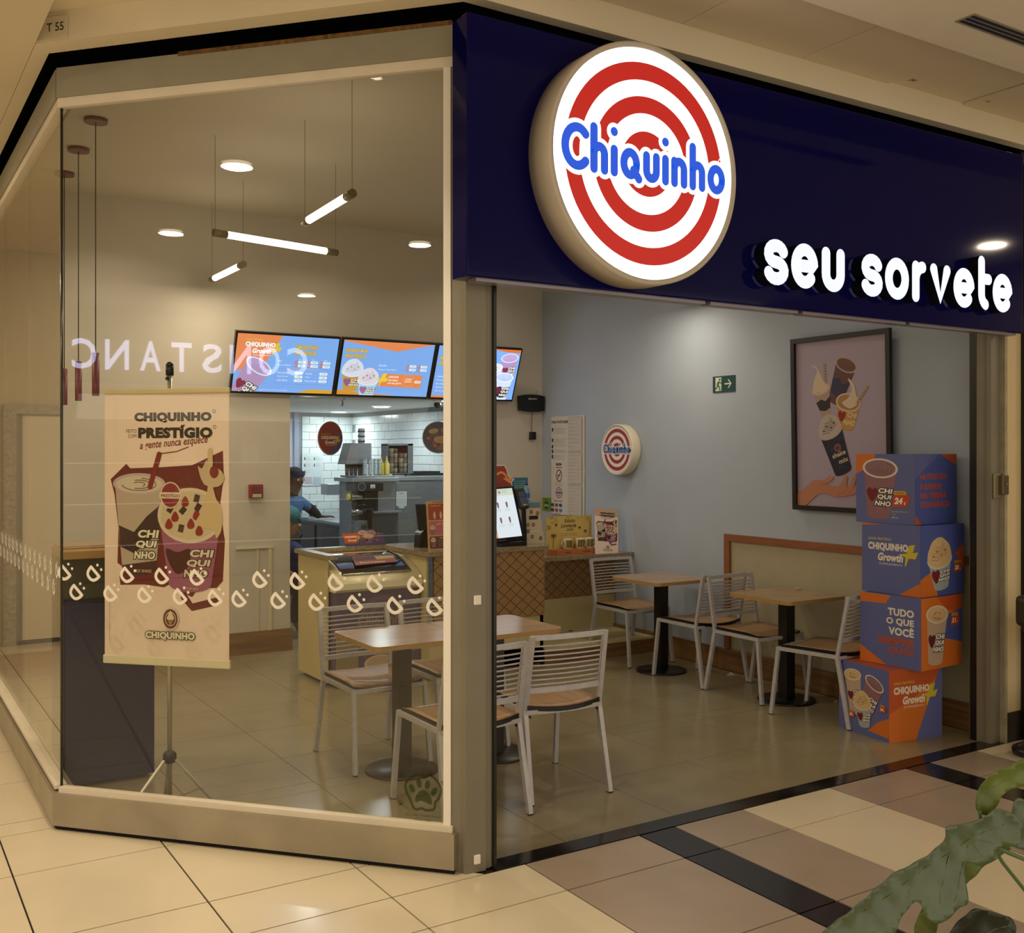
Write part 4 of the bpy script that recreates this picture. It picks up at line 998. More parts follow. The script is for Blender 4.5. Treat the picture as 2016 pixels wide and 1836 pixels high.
b = MB(); b.box(-.003, -.14, 0, .0, 0, .125, M('#6f8a1e', .5)); b.build('sheet', t)
a = Art(); a.blob([(.03, .05), (.05, .09), (.09, .09), (.11, .05), (.08, .015), (.05, .015)], '#1f4a2c'); a.text('alelo', .035, .042, .07, .024, '#d9dccb', .02); a.text('aceitamos', .03, .104, .08, .012, '#3c5416'); a.build('print', t, frame((-.003, 0, 0), *SIDE))
# framed poster (leans out a little at the top)
t = thing('framed_poster', 'large black-framed lilac poster of floating ice-cream cups above an open hand', 'picture', (5.59, 5.125, 1.25))
Wp, Hp = .825, 1.19; m4 = frame((-.012, 0, 0), (0, -1, 0), (-.02, 0, 1))
b = MB(); fw = .032
for x0, y0, x1, y1 in ((0, 0, Wp, fw), (0, Hp - fw, Wp, Hp), (0, fw, fw, Hp - fw), (Wp - fw, fw, Wp, Hp - fw)): b.box(x0, y0, -.0, x1, y1, .028, M('#14110f', .35))
b.build('frame', t, mat4=m4)
LIL = '#a596a8'
a = Art(rough=.35); a.rect(.0, .0, Wp - .06, Hp - .06, LIL)
SK = '#b5795c'
cup(a, .436, .95, .18, .26, -22, body='#5c3630', rim='#b49a8a', fill='#6a4238', swirl='#4c2c26', heart=None, txt=False, band='#2b2748', tilt=.26)
cup(a, .22, .80, .155, .18, 14, body='#a78f80', rim='#c4aa8e', fill='#c9b297', swirl='#9a7f66', heart=None, txt=False, band='#231715', wb=.55)
a.blob([(.155, .80), (.165, .87), (.19, .93), (.135, .965), (.18, .955), (.215, .91), (.24, .86), (.285, .81), (.22, .775)], '#cdb79c'); a.line([(.265, .84), (.25, .97)], .018, '#b08a66')
for k in range(6): a.line([(.252, .855 + k * .02), (.268, .863 + k * .02)], .004, '#6a4530')
cup(a, .45, .70, .20, .165, -9, body='#b98a34', rim='#c9b08a', fill='#a9784a', swirl='#7a4c2c', heart='#8c1a1c', txt=False, tilt=.3)
a.text('CHI', .44, .605, .08, .032, '#cdbf9e', .03, .1, rot=-9); a.text('NHO', .405, .555, .10, .036, '#cdbf9e', .03, .1, rot=-9)
a.blob([(.40, .70), (.45, .73), (.48, .79), (.45, .86), (.50, .82), (.515, .75), (.53, .69), (.46, .66)], '#cdb89c'); a.line([(.52, .69), (.61, .80)], .018, '#b08a66')
for k in range(6): a.line([(.527 + k * .014, .705 + k * .017), (.54 + k * .014, .698 + k * .017)], .004, '#5a3a28')
cup(a, .30, .51, .20, .285, 21, body='#14182f', rim='#b0a095', cream='#b7a69c', swirl='#3f3230', heart=None, txt=False, drizzle='#2b1f1e', wb=.72)
a.ring(.36, .40, .028, .022, '#a0614c', 20); a.ring(.36, .40, .016, .010, '#a0614c', 20); a.text('shake', .32, .325, .115, .032, '#cdbf9e', .02, rot=19); a.text('mix', .375, .29, .08, .03, '#cdbf9e', .02, rot=19)
for x, y in ((.36, .445), (.30, .375), (.37, .255)): a.text('mix', x, y, .06, .024, '#2f4a68', 0, rot=14)
a.blob([(.0, -.01), (.0, .075), (.05, .11), (.10, .145), (.145, .175), (.19, .18), (.235, .18), (.27, .20), (.30, .215), (.325, .205), (.31, .185), (.275, .165), (.245, .155), (.29, .145), (.34, .14), (.375, .15), (.40, .185), (.425, .215), (.44, .205), (.43, .165), (.435, .145), (.455, .15), (.475, .19), (.50, .225), (.515, .215), (.50, .17), (.49, .14), (.52, .16), (.55, .21), (.565, .20), (.545, .14), (.51, .105), (.46, .085), (.40, .075), (.34, .07), (.28, .085), (.21, .09), (.16, .065), (.10, .02), (.06, -.01)], SK, 3)
a.line([(.245, .155), (.21, .145), (.18, .12)], .003, '#8d5a44'); a.line([(.36, .085), (.42, .11), (.435, .145)], .003, '#8d5a44'); a.line([(.43, .085), (.475, .115), (.49, .14)], .003, '#8d5a44'); a.ell(.31, .208, .009, .005, '#cf9c84', 20, 10)
a.clip(0, 0, Wp - .06, Hp - .06); a.build('picture', t, m4 @ Matrix.Translation((.03, .03, .004)))
# wood-framed wall panel
t = thing('wall_panel', 'khaki wall panel framed in reddish wood behind the tables', 'panel', (5.6, 5.83, .17))
b = MB(); b.box(-.006, -2.05, 0, 0, -.05, .81, M('#a89e82', .6, noise=.03)); b.build('panel', t)
RW = M('#8a5230', .45, noise=.15, nscale=3, kind='woody'); RWZ = M('#8a5230', .45, noise=.15)
b = MB(); b.box(-.028, -2.05, .81, 0, -.0, .86, RW); b.build('rail', t)
b = MB(); b.box(-.028, -.055, 0, 0, -.0, .81, RWZ); b.build('upright', t)

# ================================================================ PENDANTS AND TUBES
MR = M('#6b2c38', .4); CORD = M('#20170f', .6)
t = thing('pendant_lamp', 'slim maroon cylinder pendant, nearest the window corner', 'lamp', (1.18, 6.45, 1.98), 0, 'maroon pendants along the side window')
b = MB(); b.lathe([(.02, 0), (.021, .005), (.021, .25), (.001, .256)], MR, 20); b.build('shade', t)
b = MB(); b.tube([(0, 0, .25), (0, 0, 1.6)], .003, CORD, 6); b.build('cord', t)
b = MB(); b.lathe([(.066, 1.598), (.066, 1.62), (.001, 1.62)], MR, 28, cap=True); b.build('ceiling_rose', t)
dup(t, (1.20, 7.13, 1.98), 0, 'slim maroon cylinder pendant, second from the window corner'); dup(t, (1.22, 7.80, 1.98), 0, 'slim maroon cylinder pendant, farthest from the window corner')
TUBE = M('#fff1d6', .4, emit=9, key='tube_glow'); TUBEW = M('#7e7559', .4, .4)
def tube_lamp(label, c, L_, rz, zc=3.6):
    t = thing('tube_lamp', label, 'lamp', c, rz, 'hanging tube lamps')
    b = MB(); R = Matrix.Rotation(pi / 2, 4, 'Y'); b.lathe([(.022, -L_ / 2 + .09), (.022, L_ / 2 - .09)], TUBE, 16, R); b.build('glowing_tube', t)
    for s in (-1, 1):
        b = MB(); b.lathe([(.024, s * L_ / 2), (.024, s * (L_ / 2 - .09))], TUBEW, 16, R); b.build('end_cap', t)
        b = MB(); b.tube([(s * (L_ / 2 - .01), 0, .02), (s * (L_ / 2 - .01), 0, zc - c[2])], .0015, M('#5b503a', .5), 5); b.build('wire', t)
    l = bpy.data.lights.new('tube_light', 'AREA'); l.shape = 'RECTANGLE'; l.size = L_ - .2; l.size_y = .04; l.energy = 8; l.color = (1, .86, .66)
    o = bpy.data.objects.new('tube_light', l); C.objects.link(o); o.parent = t; o.location = (0, 0, -.03)
tube_lamp('glowing hanging tube lamp, highest of the three seen through the window', (2.205, 5.43, 3.0), .80, pi / 2 - .05)
tube_lamp('glowing hanging tube lamp lying crosswise in the middle of the window', (2.30, 6.49, 3.0), .92, radians(13))
tube_lamp('glowing hanging tube lamp, short-looking one farthest at the left', (2.345, 7.74, 3.0), .80, pi / 2)
tube_lamp('glowing hanging tube lamp seen under the navy fascia below the round sign', (5.03, 6.15, 2.83), .78, radians(-2))

# ================================================================ BANNER ON ITS STAND
t = thing('banner_stand', 'pink banner on a tripod reading CHIQUINHO PRESTÍGIO behind the slanted window', 'banner', (1.205, 4.845, 0))
UB = Vector((.707, -.707, 0)); NB = Vector((-.707, -.707, 0)); bw, bh = .625, 1.225
ALUM = M('#b9b4a4', .3, .6)
b = MB(); b.tube([(0, 0, .05), (0, 0, 2.03)], .011, ALUM, 12); b.build('pole', t)
b = MB(); b.tube([(0, 0, 2.0), (0, 0, 2.045)], .018, BLACK, 12); b.sphere((0, 0, 2.045), .018, BLACK, 12); b.sphere((-.015, -.015, 1.985), .009, BLACK, 8); b.build('pole_cap', t)
b = MB(); b.lathe([(.02, .235), (.03, .24), (.03, .275), (.018, .29)], BLACK, 16); b.build('hub', t)
for a_ in (200, 320, 80):
    r = radians(a_); e = Vector((cos(r), sin(r), 0))
    b = MB(); b.bar(e * .028 + Vector((0, 0, .25)), e * .27 + Vector((0, 0, .008)), .016, .008, ALUM); b.bar(e * .012 + Vector((0, 0, .07)), e * .16 + Vector((0, 0, .13)), .008, .004, ALUM); b.build('leg', t)
m4 = frame(NB * .03 - UB * bw / 2 + Vector((0, 0, .70)), UB, (0, 0, 1))
b = MB(); b.box(0, 0, -.001, bw, bh, .0, M('#c9a893', .55)); b.build('sheet', t, mat4=m4)
b = MB(); b.bbox(-.006, -.018, -.008, bw + .006, .022, .008, M('#d8d0b4', .4), .005); b.build('bottom_rail', t, mat4=m4)
b = MB(); b.bbox(-.004, bh - .01, -.008, bw + .004, bh + .014, .008, M('#cdbf98', .4), .005); b.build('top_rail', t, mat4=m4)
def prestigio(a, W, H, full=True):
    s = W / .62; X = lambda v: v * s; MA = '#6a231d'; DK = '#2c211a'; b_ = .055
    a.rect(0, 0, W, H, '#e8d3c6')
    P = [(.03, .82), (.11, .89), (.13, .87), (.28, .875), (.44, .885), (.59, .95), (.595, .83), (.575, .70), (.60, .55), (.59, .37), (.56, .34), (.47, .335), (.44, .295), (.40, .31), (.33, .35), (.30, .335), (.20, .345), (.08, .34), (.075, .38), (.095, .42), (.065, .44), (.07, .60), (.05, .75)]
    a.poly([(X(x), X(y)) for x, y in P], MA)
    a.line([(X(.40), X(.295)), (X(.44), X(.25)), (X(.56), X(.28))], X(.035), MA)
    a.text('CHIQUINHO', X(.15), X(1.075), X(.385), X(.047), DK, .06); a.text('PRESTÍGIO', X(.17), X(1.005), X(.37), X(.060), DK, b_)
    a.text('FEITO', X(.11), X(1.03), X(.052), X(.016), DK); a.text('COM', X(.12), X(1.008), X(.042), X(.016), DK)
    a.text('a gente nunca esquece', X(.18), X(.945), X(.34), X(.04), '#7a2a22', .015, .35, rot=5); a.line([(X(.27), X(.935)), (X(.36), X(.945)), (X(.42), X(.965))], X(.005), '#7a2a22')
    a.ring(X(.547), X(1.125), X(.008), X(.006), DK, 12); a.ring(X(.55), X(1.055), X(.008), X(.006), DK, 12)
    # milkshake
    cx, cy, w, h = X(.175), X(.80), X(.255), X(.42)
    a.poly([(cx - w * .48, cy), (cx - w * .33, cy - h * .93)] + ell(cx, cy - h * .93, w * .33, w * .1, 10, 180, 360) + [(cx + w * .48, cy)], '#b5a595')
    a.poly([(cx - w * .40, cy - h * .45), (cx - w * .1, cy - h * .52), (cx + w * .15, cy - h * .35), (cx + w * .43, cy - h * .22), (cx + w * .40, cy - h * .5), (cx + w * .2, cy - h * .62), (cx - w * .1, cy - h * .75), (cx - w * .37, cy - h * .68)], '#3a211c')
    a.poly([(cx - w * .34, cy - h * .88), (cx + w * .36, cy - h * .82), (cx + w * .34, cy - h * .93)] + ell(cx, cy - h * .93, w * .33, w * .1, 8, 360, 180), '#4a2620')
    a.ell(cx, cy, w * .52, w * .19, '#bba9ae'); a.ell(cx, cy - w * .01, w * .46, w * .15, '#cdbfae')
    for j in range(3): a.line(ell(cx, cy - w * .01, w * (.34 - .11 * j), w * (.11 - .035 * j), 12, 190 + 60 * j, 440 + 30 * j), w * .02, '#7c6d62')
    for i, s_ in enumerate(('CHI', 'QUI', 'NHO')): a.text(s_, cx - w * (.02 + .04 * i), cy - h * (.58 + .115 * i), w * .42, h * .085, '#e6dcc4', .04, .15, out='#241916', ob=.07)
    a.line([(cx + w * .22, cy - w * .05), (cx + w * .40, cy + w * .52)], w * .10, '#7c2318')
    # tub
    cx, cy, w, h = X(.43), X(.66), X(.31), X(.30)
    a.poly([(cx - w * .48, cy - w * .1), (cx - w * .34, cy - h * 1.02)] + ell(cx, cy - h * 1.02, w * .34, w * .12, 10, 180, 360) + [(cx + w * .48, cy - w * .1)], '#9a5a78')
    a.blob([(cx - w * .38, cy - h * .5), (cx - w * .2, cy - h * .55), (cx + w * .0, cy - h * .5), (cx - w * .02, cy - h * .75), (cx - w * .2, cy - h * .88), (cx - w * .34, cy - h * .7)], '#4c2018')
    for i, s_ in enumerate(('CHI', 'QUI', 'NHO')): a.text(s_, cx - w * (.0 + .05 * i), cy - h * (.62 + .15 * i), w * .38, h * .115, '#d9cdb8', .04, .15, out='#3a1f1c', ob=.07)
    a.ell(cx, cy, w * .52, w * .40, '#d6c4ae'); a.ell(cx, cy, w * .47, w * .35, '#c9b899')
    rr = random.Random(5)
    for k in range(13):
        ang = k * 2.4; r_ = w * .4 * math.sqrt((k + 1) / 14); x, y = cx + r_ * cos(ang), cy + r_ * sin(ang) * .7
        if k % 2: a.poly(rot2([(x - w * .06, y - w * .035), (x + w * .05, y - w * .05), (x + w * .06, y + w * .035), (x - w * .05, y + w * .05)], x, y, rr.uniform(0, 90)), '#43251f')
        else: a.blob([(x, y + w * .09), (x + w * .06, y - w * .0), (x + w * .03, y - w * .06), (x - w * .04, y - w * .06), (x - w * .06, y + w * .0)], '#8c2420', 3)
    a.blob([(cx + w * .1, cy - w * .1), (cx + w * .2, cy + w * .1), (cx + w * .3, cy + w * .5), (cx + w * .28, cy + w * .92), (cx + w * .36, cy + w * .92), (cx + w * .37, cy + w * .4), (cx + w * .5, cy + w * .05), (cx + w * .5, cy - w * .2), (cx + w * .42, cy - w * .32), (cx + w * .38, cy - w * .2), (cx + w * .25, cy - w * .18)], '#cdb489', 3)
    a.blob([(X(.47), X(.88)), (X(.50), X(.80)), (X(.57), X(.79)), (X(.60), X(.83)), (X(.57), X(.87)), (X(.53), X(.85)), (X(.515), X(.91)), (X(.49), X(.87))], '#c4b08c', 3); a.ell(X(.55), X(.855), X(.022), X(.028), '#7c2822')
    a.ell(X(.335), X(.75), X(.052), X(.060), '#d8c4ac'); a.ell(X(.335), X(.75), X(.046), X(.054), '#862a2a'); a.rect(X(.28), X(.735), X(.11), X(.028), '#dccbb4'); a.text('PRESTÍGIO', X(.288), X(.74), X(.094), X(.018), '#6a1e1e', .02)
    a.text('MILK SHAKE', X(.15), X(.40), X(.09), X(.014), '#c9a893', .02); a.text('TOP MIX', X(.41), X(.325), X(.065), X(.014), '#c9a893', .02)
    a.ell(X(.335), X(.195), X(.042), X(.050), '#d9c8b0'); a.ell(X(.335), X(.195), X(.036), X(.044), '#5f231d'); a.ring(X(.335), X(.195), X(.027), X(.024), '#d9c8b0', 24, sy=1.2)
    a.blob([(X(.318), X(.193)), (X(.322), X(.21)), (X(.334), X(.232)), (X(.346), X(.215)), (X(.352), X(.193))], '#d9cdaa', 3); a.poly([(X(.320), X(.190)), (X(.350), X(.190)), (X(.335), X(.162))], '#a9784a')
    a.text('CHIQUINHO', X(.21), X(.10), X(.245), X(.036), '#e4dcc0', .045, out='#33342a', ob=.07)
    if full: a.rect(X(.028), X(.08), X(.0012), X(.22), '#8a7468')
a = Art(); prestigio(a, bw, bh); a.build('print', t, m4)
# ================================================================ SMALL THINGS ON THE COUNTERS
Zc = .93
t = thing('counter_display', 'low orange and purple cardboard counter display behind the freezer', 'display', (3.33, 7.41, Zc))
m4 = frame((-.19, 0, .0), (1, .0, 0), (0, .25, 1)); P = [(0.03, 0), (.36, 0), (.345, .09), (.28, .10), (.27, .125), (.14, .13), (.12, .105), (0, .10)]
b = MB(); b.prism(P, -.004, 0, M('#5a4f7c', .4)); b.build('card', t, mat4=m4)
b = MB(); b.box(-.15, .0, 0, .15, .06, .012, M('#4a4070', .5)); b.build('foot', t)
a = Art(rough=.3); a.poly([(0, .10), (.135, .10), (.12, .02), (.022, .02)], '#cf5f22'); a.text('CHIQUINHO', .02, .06, .10, .02, '#e8e0dd', .04); a.text('Growth', .045, .035, .07, .018, '#e8e0dd', .04, .2); bolt(a, .11, .035, .05, '#d9b62a')
for x, y, c in ((.17, .10, '#c9a58c'), (.24, .095, '#a5788a'), (.215, .07, '#cda383')): cup(a, x, y, .075, .05, 0, body='#7c6676', rim='#d6c4b4', fill=c, swirl='#8c6a58', txt=False, heart='#6e1418')
for x, y in ((.15, .055), (.29, .08), (.275, .03)): a.rect(x, y, .022, .016, '#c0502c', .003)
a.rect(.03, .0, .325, .016, '#574b80'); a.build('print', t, m4)
t = thing('menu_board', 'tall orange and brown counter menu in a stand beside the taupe post', 'menu', (3.545, 6.78, Zc))
m4 = frame((0, 0, 0), (1, -.12, 0), (-.04, .08, 1)); b = MB(); b.box(0, 0, -.006, .2, .36, 0, M('#c4965e', .5)); b.build('board', t, mat4=m4)
a = Art(); a.rect(.012, .22, .176, .12, '#9c3a20', .015); a.rect(.012, .11, .176, .1, '#b86070', .015); a.rect(.012, .01, .176, .09, '#5c2a22', .015)
a.text('casquinhas', .05, .345, .10, .012, '#7a2a1c', .02); a.text('tradicional', .03, .32, .08, .01, '#e0b08a', .01)
for i in range(3): a.blob([(.05 + .05 * i, .25), (.06 + .05 * i, .285), (.07 + .05 * i, .25), (.06 + .05 * i, .225)], '#cdb49c', 3)
a.text('milk shake', .07, .185, .09, .012, '#e6c0b0', .01); cup(a, .04, .16, .04, .04, 0, txt=False, heart=None, cream='#cdb8a0'); a.text('coffee', .09, .082, .07, .012, '#e6c0a0', .01); cup(a, .04, .07, .04, .045, 0, txt=False, cream='#cdb8a0')
for i in range(4): a.text('opcoes de sabores', .08, .065 - i * .014, .09, .007, '#c9a08c')
a.build('print', t, m4)
t = thing('pos_terminal', 'black cash register screen seen from behind on the counter', 'terminal', (3.66, 7.05, Zc))
b = MB(); b.prism([(-.075, 0), (.07, 0), (.07, .09), (.045, .13), (-.02, .145), (-.065, .11)], -.05, .05, BLACK, frame((0, 0, 0), (1, 0, 0), (0, 0, 1))); b.build('base', t)
b = MB(); b.bbox(-.05, -.02, .13, .06, .0, .33, BLACK, .006, Matrix.Rotation(-.25, 4, 'X')); b.build('screen', t)
t = thing('order_kiosk', 'tilted self-order touchscreen with a black bezel on the counter', 'screen', (4.24, 6.83, Zc))
m4 = frame((-.14, -.09, .03), (1, -.05, 0), (-.12, .32, 1)); b = MB(); b.bbox(-.16, 0, -.022, .27, .44, 0, M('#0a0a0c', .25), .008); b.build('screen_case', t, mat4=m4)
b = MB(); b.bbox(-.1, -.09, 0, .14, .12, .03, BLACK, .006); b.bar((0, .03, .02), (0, .08, .2), .08, .03, BLACK); b.build('stand', t)
a = Art(1.0); a.rect(-.14, .035, .385, .385, '#dce6ec'); a.rect(-.14, .365, .385, .055, '#cfd6c4'); a.rect(-.14, .035, .17, .15, '#c98448'); 
for i in range(4): a.rect(.0, .045 + i * .035, .026, .028, '#e0b080', .003)
a.ring(.12, .393, .012, .006, '#8c5a5a', 16); a.text('Faça seu', .145, .40, .05, .009, '#6a6a70'); a.text('pedido', .145, .385, .04, .009, '#6a6a70')
for x in (.085, .165):
    for y in (.27, .15):
        a.blob([(x - .008, y + .04), (x + .008, y + .04), (x + .005, y), (x - .005, y)], '#6e5560', 3); a.text('milk shake', x - .025, y - .02, .05, .006, '#77787c'); a.text('ver mais', x - .018, y - .032, .036, .005, '#9aa0a8')
a.build('display', t, m4)
a = Art(); a.text('pedido facil', .02, .012, .07, .008, '#9c6a60', .02); a.build('lettering', t, m4)
t = thing('promo_card', 'red die-cut promotion card with an orange arrow above the kiosk', 'card', (4.28, 7.03, 1.36))
m4 = frame((0, 0, 0), (1, 0, 0), (0, .1, 1)); P = [(-.18, 0), (.155, 0), (.145, .05), (.175, .075), (.12, .10), (.105, .16), (.085, .19), (-.18, .19)]
b = MB(); b.prism(P, -.004, 0, M('#d9cfc4', .5)); b.box(-.02, .0, -.03, .0, .02, -.004, BLACK); b.prism([(-.03, -.16), (.0, -.16), (.0, .0), (-.03, .0)], -.012, -.004, BLACK); b.build('card', t, mat4=m4)
a = Art(); a.poly([(-.18, .004), (.146, .004), (.137, .052), (.158, .073), (.113, .095), (.098, .157), (.082, .182), (-.18, .182)], '#8c3524')
a.line(ell(.05, .075, .05, .055, 10, 130, 20), .018, '#d98a48'); a.poly([(.06, .085), (.155, .085), (.13, .04)], '#d98a48'); a.build('print', t, m4)
t = thing('table_card', 'teal upright card behind a small water bottle', 'card', (4.66, 7.28, 1.0))
b = MB(); b.bbox(-.08, 0, -.2, .08, .004, .44 - .0, M('#2f6878', .5), .0015, seg=1); b.build('card', t)
a = Art(); 
for i, s_ in enumerate(('Leve uma água', 'para acompanhar', 'o seu sorvete', 'por apenas')): a.text(s_, -.055, .405 - i * .018, .11, .010, '#b9cdd0')
a.build('lettering', t, frame((0, 0, 0), *FRONT))
t = thing('payment_box', 'cream printed box with a dark slot and teal lid beside the kiosk', 'box', (4.43, 6.93, Zc))
m4 = frame((0, -.08, 0), (1, 0, 0), (-.14, .12, 1)); PB = M('#bfb094', .5)
b = MB(); b.prism([(-.0, 0), (.19, 0), (.135 + .0, .29), (.01, .29)], -.16, .0, PB, frame((0, -.08, 0), (1, 0, 0), (0, 0, 1))); b.build('box', t)
b = MB(); b.bbox(.0, -.085, .285, .142, .085, .325, M('#5c7a84', .5), .003); b.build('lid', t)
a = Art(); a.rect(.04, .19, .085, .03, '#15120f'); a.text('CHIQUINHO', .045, .09, .09, .016, '#eee6d0', .05, out='#2a2420', ob=.06)
for x, y in ((.03, .15), (.08, .15), (.12, .24), (.06, .25), (.15, .04), (.07, .055), (.03, .1)): a.ring(x, y, .016, .010, '#6a3a30', 16); a.blob([(x - .004, y - .006), (x + .004, y - .006), (x + .003, y + .006), (x - .003, y + .006)], '#6a3a30', 2)
a.build('print', t, frame((0, -.08, 0), *FRONT))
t = thing('water_bottle', 'small clear water bottle with a blue cap and label standing on the teal lid', 'bottle', (4.53, 6.98, Zc + .326))
b = MB(); b.lathe([(.026, 0), (.028, .01), (.028, .085), (.026, .10), (.012, .125), (.011, .135)], M('#9fc4d6', .1, trans=.6), 20); b.build('bottle', t)
b = MB(); b.lathe([(.0285, .03), (.0285, .07)], M('#1f55a8', .4), 20, cap=False); b.build('label', t)
b = MB(); b.lathe([(.014, .132), (.014, .150), (.001, .150)], M('#1a2f7c', .4), 16); b.build('cap', t)
t = thing('card_reader', 'black card payment terminal with coloured keys leaning beside the kiosk', 'terminal', (4.40, 6.88, Zc + .30))
m4 = frame((0, -.07, 0), (1, 0, 0), (-.22, .35, 1)); b = MB(); b.bbox(-.04, -.02, -.03, .05, .15, 0, M('#17171b', .4), .01); b.build('casing', t, mat4=m4)
b = MB(); b.bar((0.01, -.06, -.30), (0.005, -.05, .0), .03, .02, BLACK); b.build('holder', t)
a = Art(); a.rect(-.025, .075, .06, .045, '#3c4450'); 
for i in range(4):
    for j in range(3): a.rect(-.025 + j * .022, .055 - i * .017, .018, .012, (['#4a5a9a'] * 3, ['#4a5a9a'] * 3, ['#4a5a9a'] * 3, ['#b8402c', '#c9b02c', '#4f9a3c'])[i][j])
a.build('keypad', t, m4)
t = thing('mug_display', 'yellow display box of souvenir mugs reading Edição Limitada 2026 on the low counter', 'display', (5.06, 7.12, .80))
m4 = frame((-.235, .02, .0), (1, 0, 0), (0, 0, 1)); b = MB(); b.box(0, 0, -.004, .47, .315, 0, M('#b89a50', .5)); b.build('backboard', t, mat4=m4)
b = MB(); b.prism([(-.235, .0), (-.19, -.085), (.19, -.085), (.235, 0)], 0, .045, M('#b0683c', .5)); b.build('tray', t)
a = Art(); a.rect(0, 0, .47, .315, '#cbb064'); a.text('Edição', .19, .255, .11, .034, '#2c2416', .02, .2); a.text('Limitada', .155, .22, .155, .03, '#2c2416', .02, .2); a.text('2026', .205, .19, .075, .022, '#2c2416', .01, .2)
a.text('A nova linha de canecas', .135, .165, .18, .010, '#6a5424'); a.text('tem todas as estações', .145, .148, .18, .010, '#6a5424')
rr = random.Random(2)
for k in range(46): x = rr.uniform(0, .12); y = rr.uniform(.2, .315); a.ell(x * (1 if y > .25 else .4), y, .004, .003, '#6a4f24', n=6)
for k in range(26): a.ell(rr.uniform(.2, .46), rr.uniform(.295, .312), .004, .0025, '#7c5c28', n=6)
for ang in range(0, 360, 40): a.line([(.075, .155), (.075 + .03 * cos(radians(ang)), .158 + .018 * sin(radians(ang)))], .005, '#4c4a1e')
a.line([(.075, .15), (.07, .06)], .004, '#5c4a24'); a.line(arc(.42, .22, .03, .07, 120, -60), .003, '#7c6430')
for x, y in ((.10, .245), (.34, .215), (.40, .185)): a.blob([(x - .014, y), (x, y + .010), (x + .014, y), (x, y - .010)], '#5c3a28', 2)
a.build('print', t, m4)
a = Art(); a.text('VERÃO', -.11, .014, .06, .016, '#4c2414', .02); a.text('OUTONO', .07, .014, .075, .016, '#4c2414', .02); a.build('lettering', t, frame((0, -.085, 0), *FRONT))
def mug(label, x, y, s):
    m = thing('mug', label, 'mug', (5.06 + x, 7.12 + y, .845), 0, 'souvenir mugs in the yellow display')
    b = MB(); b.lathe([(.001, .0), (.036, .0), (.038, .004), (.038, .088), (.034, .088), (.034, .006), (.001, .006)], M('#c9b892', .3), 28); b.build('body', m)
    b = MB(); b.tube([(s * (.036 + .026 * sin(a_)), 0, .044 + .03 * cos(a_)) for a_ in [pi * k / 8 for k in range(9)]], .005, M('#c9b892', .3), 8); b.build('handle', m)
    b = MB()
    for k in range(7):
        a0 = radians(-150 + 18 * k); a1 = radians(-150 + 18 * (k + 1)); c = ('#7c6a34', '#5c4a2c', '#8c7a4c', '#4f5a34')[(k + int(x * 50)) % 4]
        b.face([b.bm.verts.new((.0385 * cos(q), .0385 * sin(q), z)) for q, z in ((a0, .012), (a1, .012), (a1, .076), (a0, .076))], M(c, .4))
    b.build('picture', m, fix=False)
mug('souvenir mug at the left of the yellow display, handle to the left', -.055, -.04, -1); mug('souvenir mug in the middle of the yellow display', .07, -.04, 1); mug('souvenir mug at the right of the yellow display, handle to the right', .165, -.035, 1)
t = thing('acrylic_poster', 'small pink poster in a clear upright holder on the low counter', 'poster', (5.31, 7.0, .80))
m4 = frame((-.075, .01, .002), (1, .03, 0), (.22, .16, 1)); W2 = .20
b = MB(); b.box(0, 0, -.003, .235, .385, -.001, M('#c4a48c', .4)); b.build('sheet', t, mat4=m4)
b = MB(); b.box(-.005, -.002, -.006, .26, .392, -.0035, CLEAR); b.box(.0, -.002, -.11, .24, .0, -.003, CLEAR); b.build('holder', t, mat4=m4)
a = Art(); prestigio(a, .235, .385, False)
# the small sheet is less tall than the banner: compress the drawing
a.items = [([(v[0], v[1] * .385 / .464) for v in V], F, m, k) for V, F, m, k in a.items]
a.clip(0, 0, .235, .385); a.DZ = .0001; a.build('print', t, m4)
# scraps
for i, (x, y, lb) in enumerate(((5.473, 5.66, 'crumpled scrap of white paper on the floor under the wall tables'), (5.475, 4.68, 'tiny white paper crumb on the floor near the cartons'))):
    s = (.03, .010)[i]; t = thing('paper_scrap', lb, 'paper', (x, y, 0)); b = MB(); b.prism([(-s, -s * .6), (s * .9, -s * .8), (s * 1.2, s * .3), (s * .1, s * .7), (-s * .8, s * .4)], .001, .004, M('#d9d2c4', .7)); b.prism([(-s * .5, -s * .3), (s * .5, -s * .4), (s * .2, s * .5)], .004, .004 + s * .4, M('#d9d2c4', .7)); b.build('scrap', t)
t = thing('napkin_scrap', 'small napkin scrap on the wall table beside the cartons', 'paper', (5.49, 5.02, .7055)); b = MB(); b.prism([(-.03, -.01), (.02, -.02), (.035, .01), (0, .02)], 0, .008, M('#cdb98e', .7)); b.build('scrap', t)
# ================================================================ KITCHEN
t = thing('steel_fridge', 'big steel refrigerated cabinet in the kitchen behind the counter', 'fridge', (5.0, 9.6, 0))
b = MB(); b.bbox(-.40, 0, .0, .45, .8, 1.36, KSTEEL, .004); b.build('body', t)
b = MB(); b.bbox(-.42, -.02, 1.36, .46, .8, 1.40, M('#b9bec4', .3, .8), .004); b.build('top_rim', t)
for x0, x1 in ((-.36, .36), (.38, .44)):
    b = MB(); b.bbox(x0, -.012, .42, x1, 0, 1.34, KSTEEL, .003); b.build('door', t)
b = MB(); b.box(-.0, .38, 1.40, .42, .75, 1.425, M('#23262b', .4)); b.prism([(.05, .42), (.38, .42), (.33, .7), (.08, .7)], 1.425, 1.445, M('#2c3036', .4)); b.build('lid', t)
b = MB(); b.box(-.36, -.014, 1.10, -.24, -.012, 1.25, M('#cdd3d8', .5)); b.ell = None
b.build('paper_label', t)
a = Art(); a.text('tabela', -.33, 1.225, .06, .012, '#5a6068')
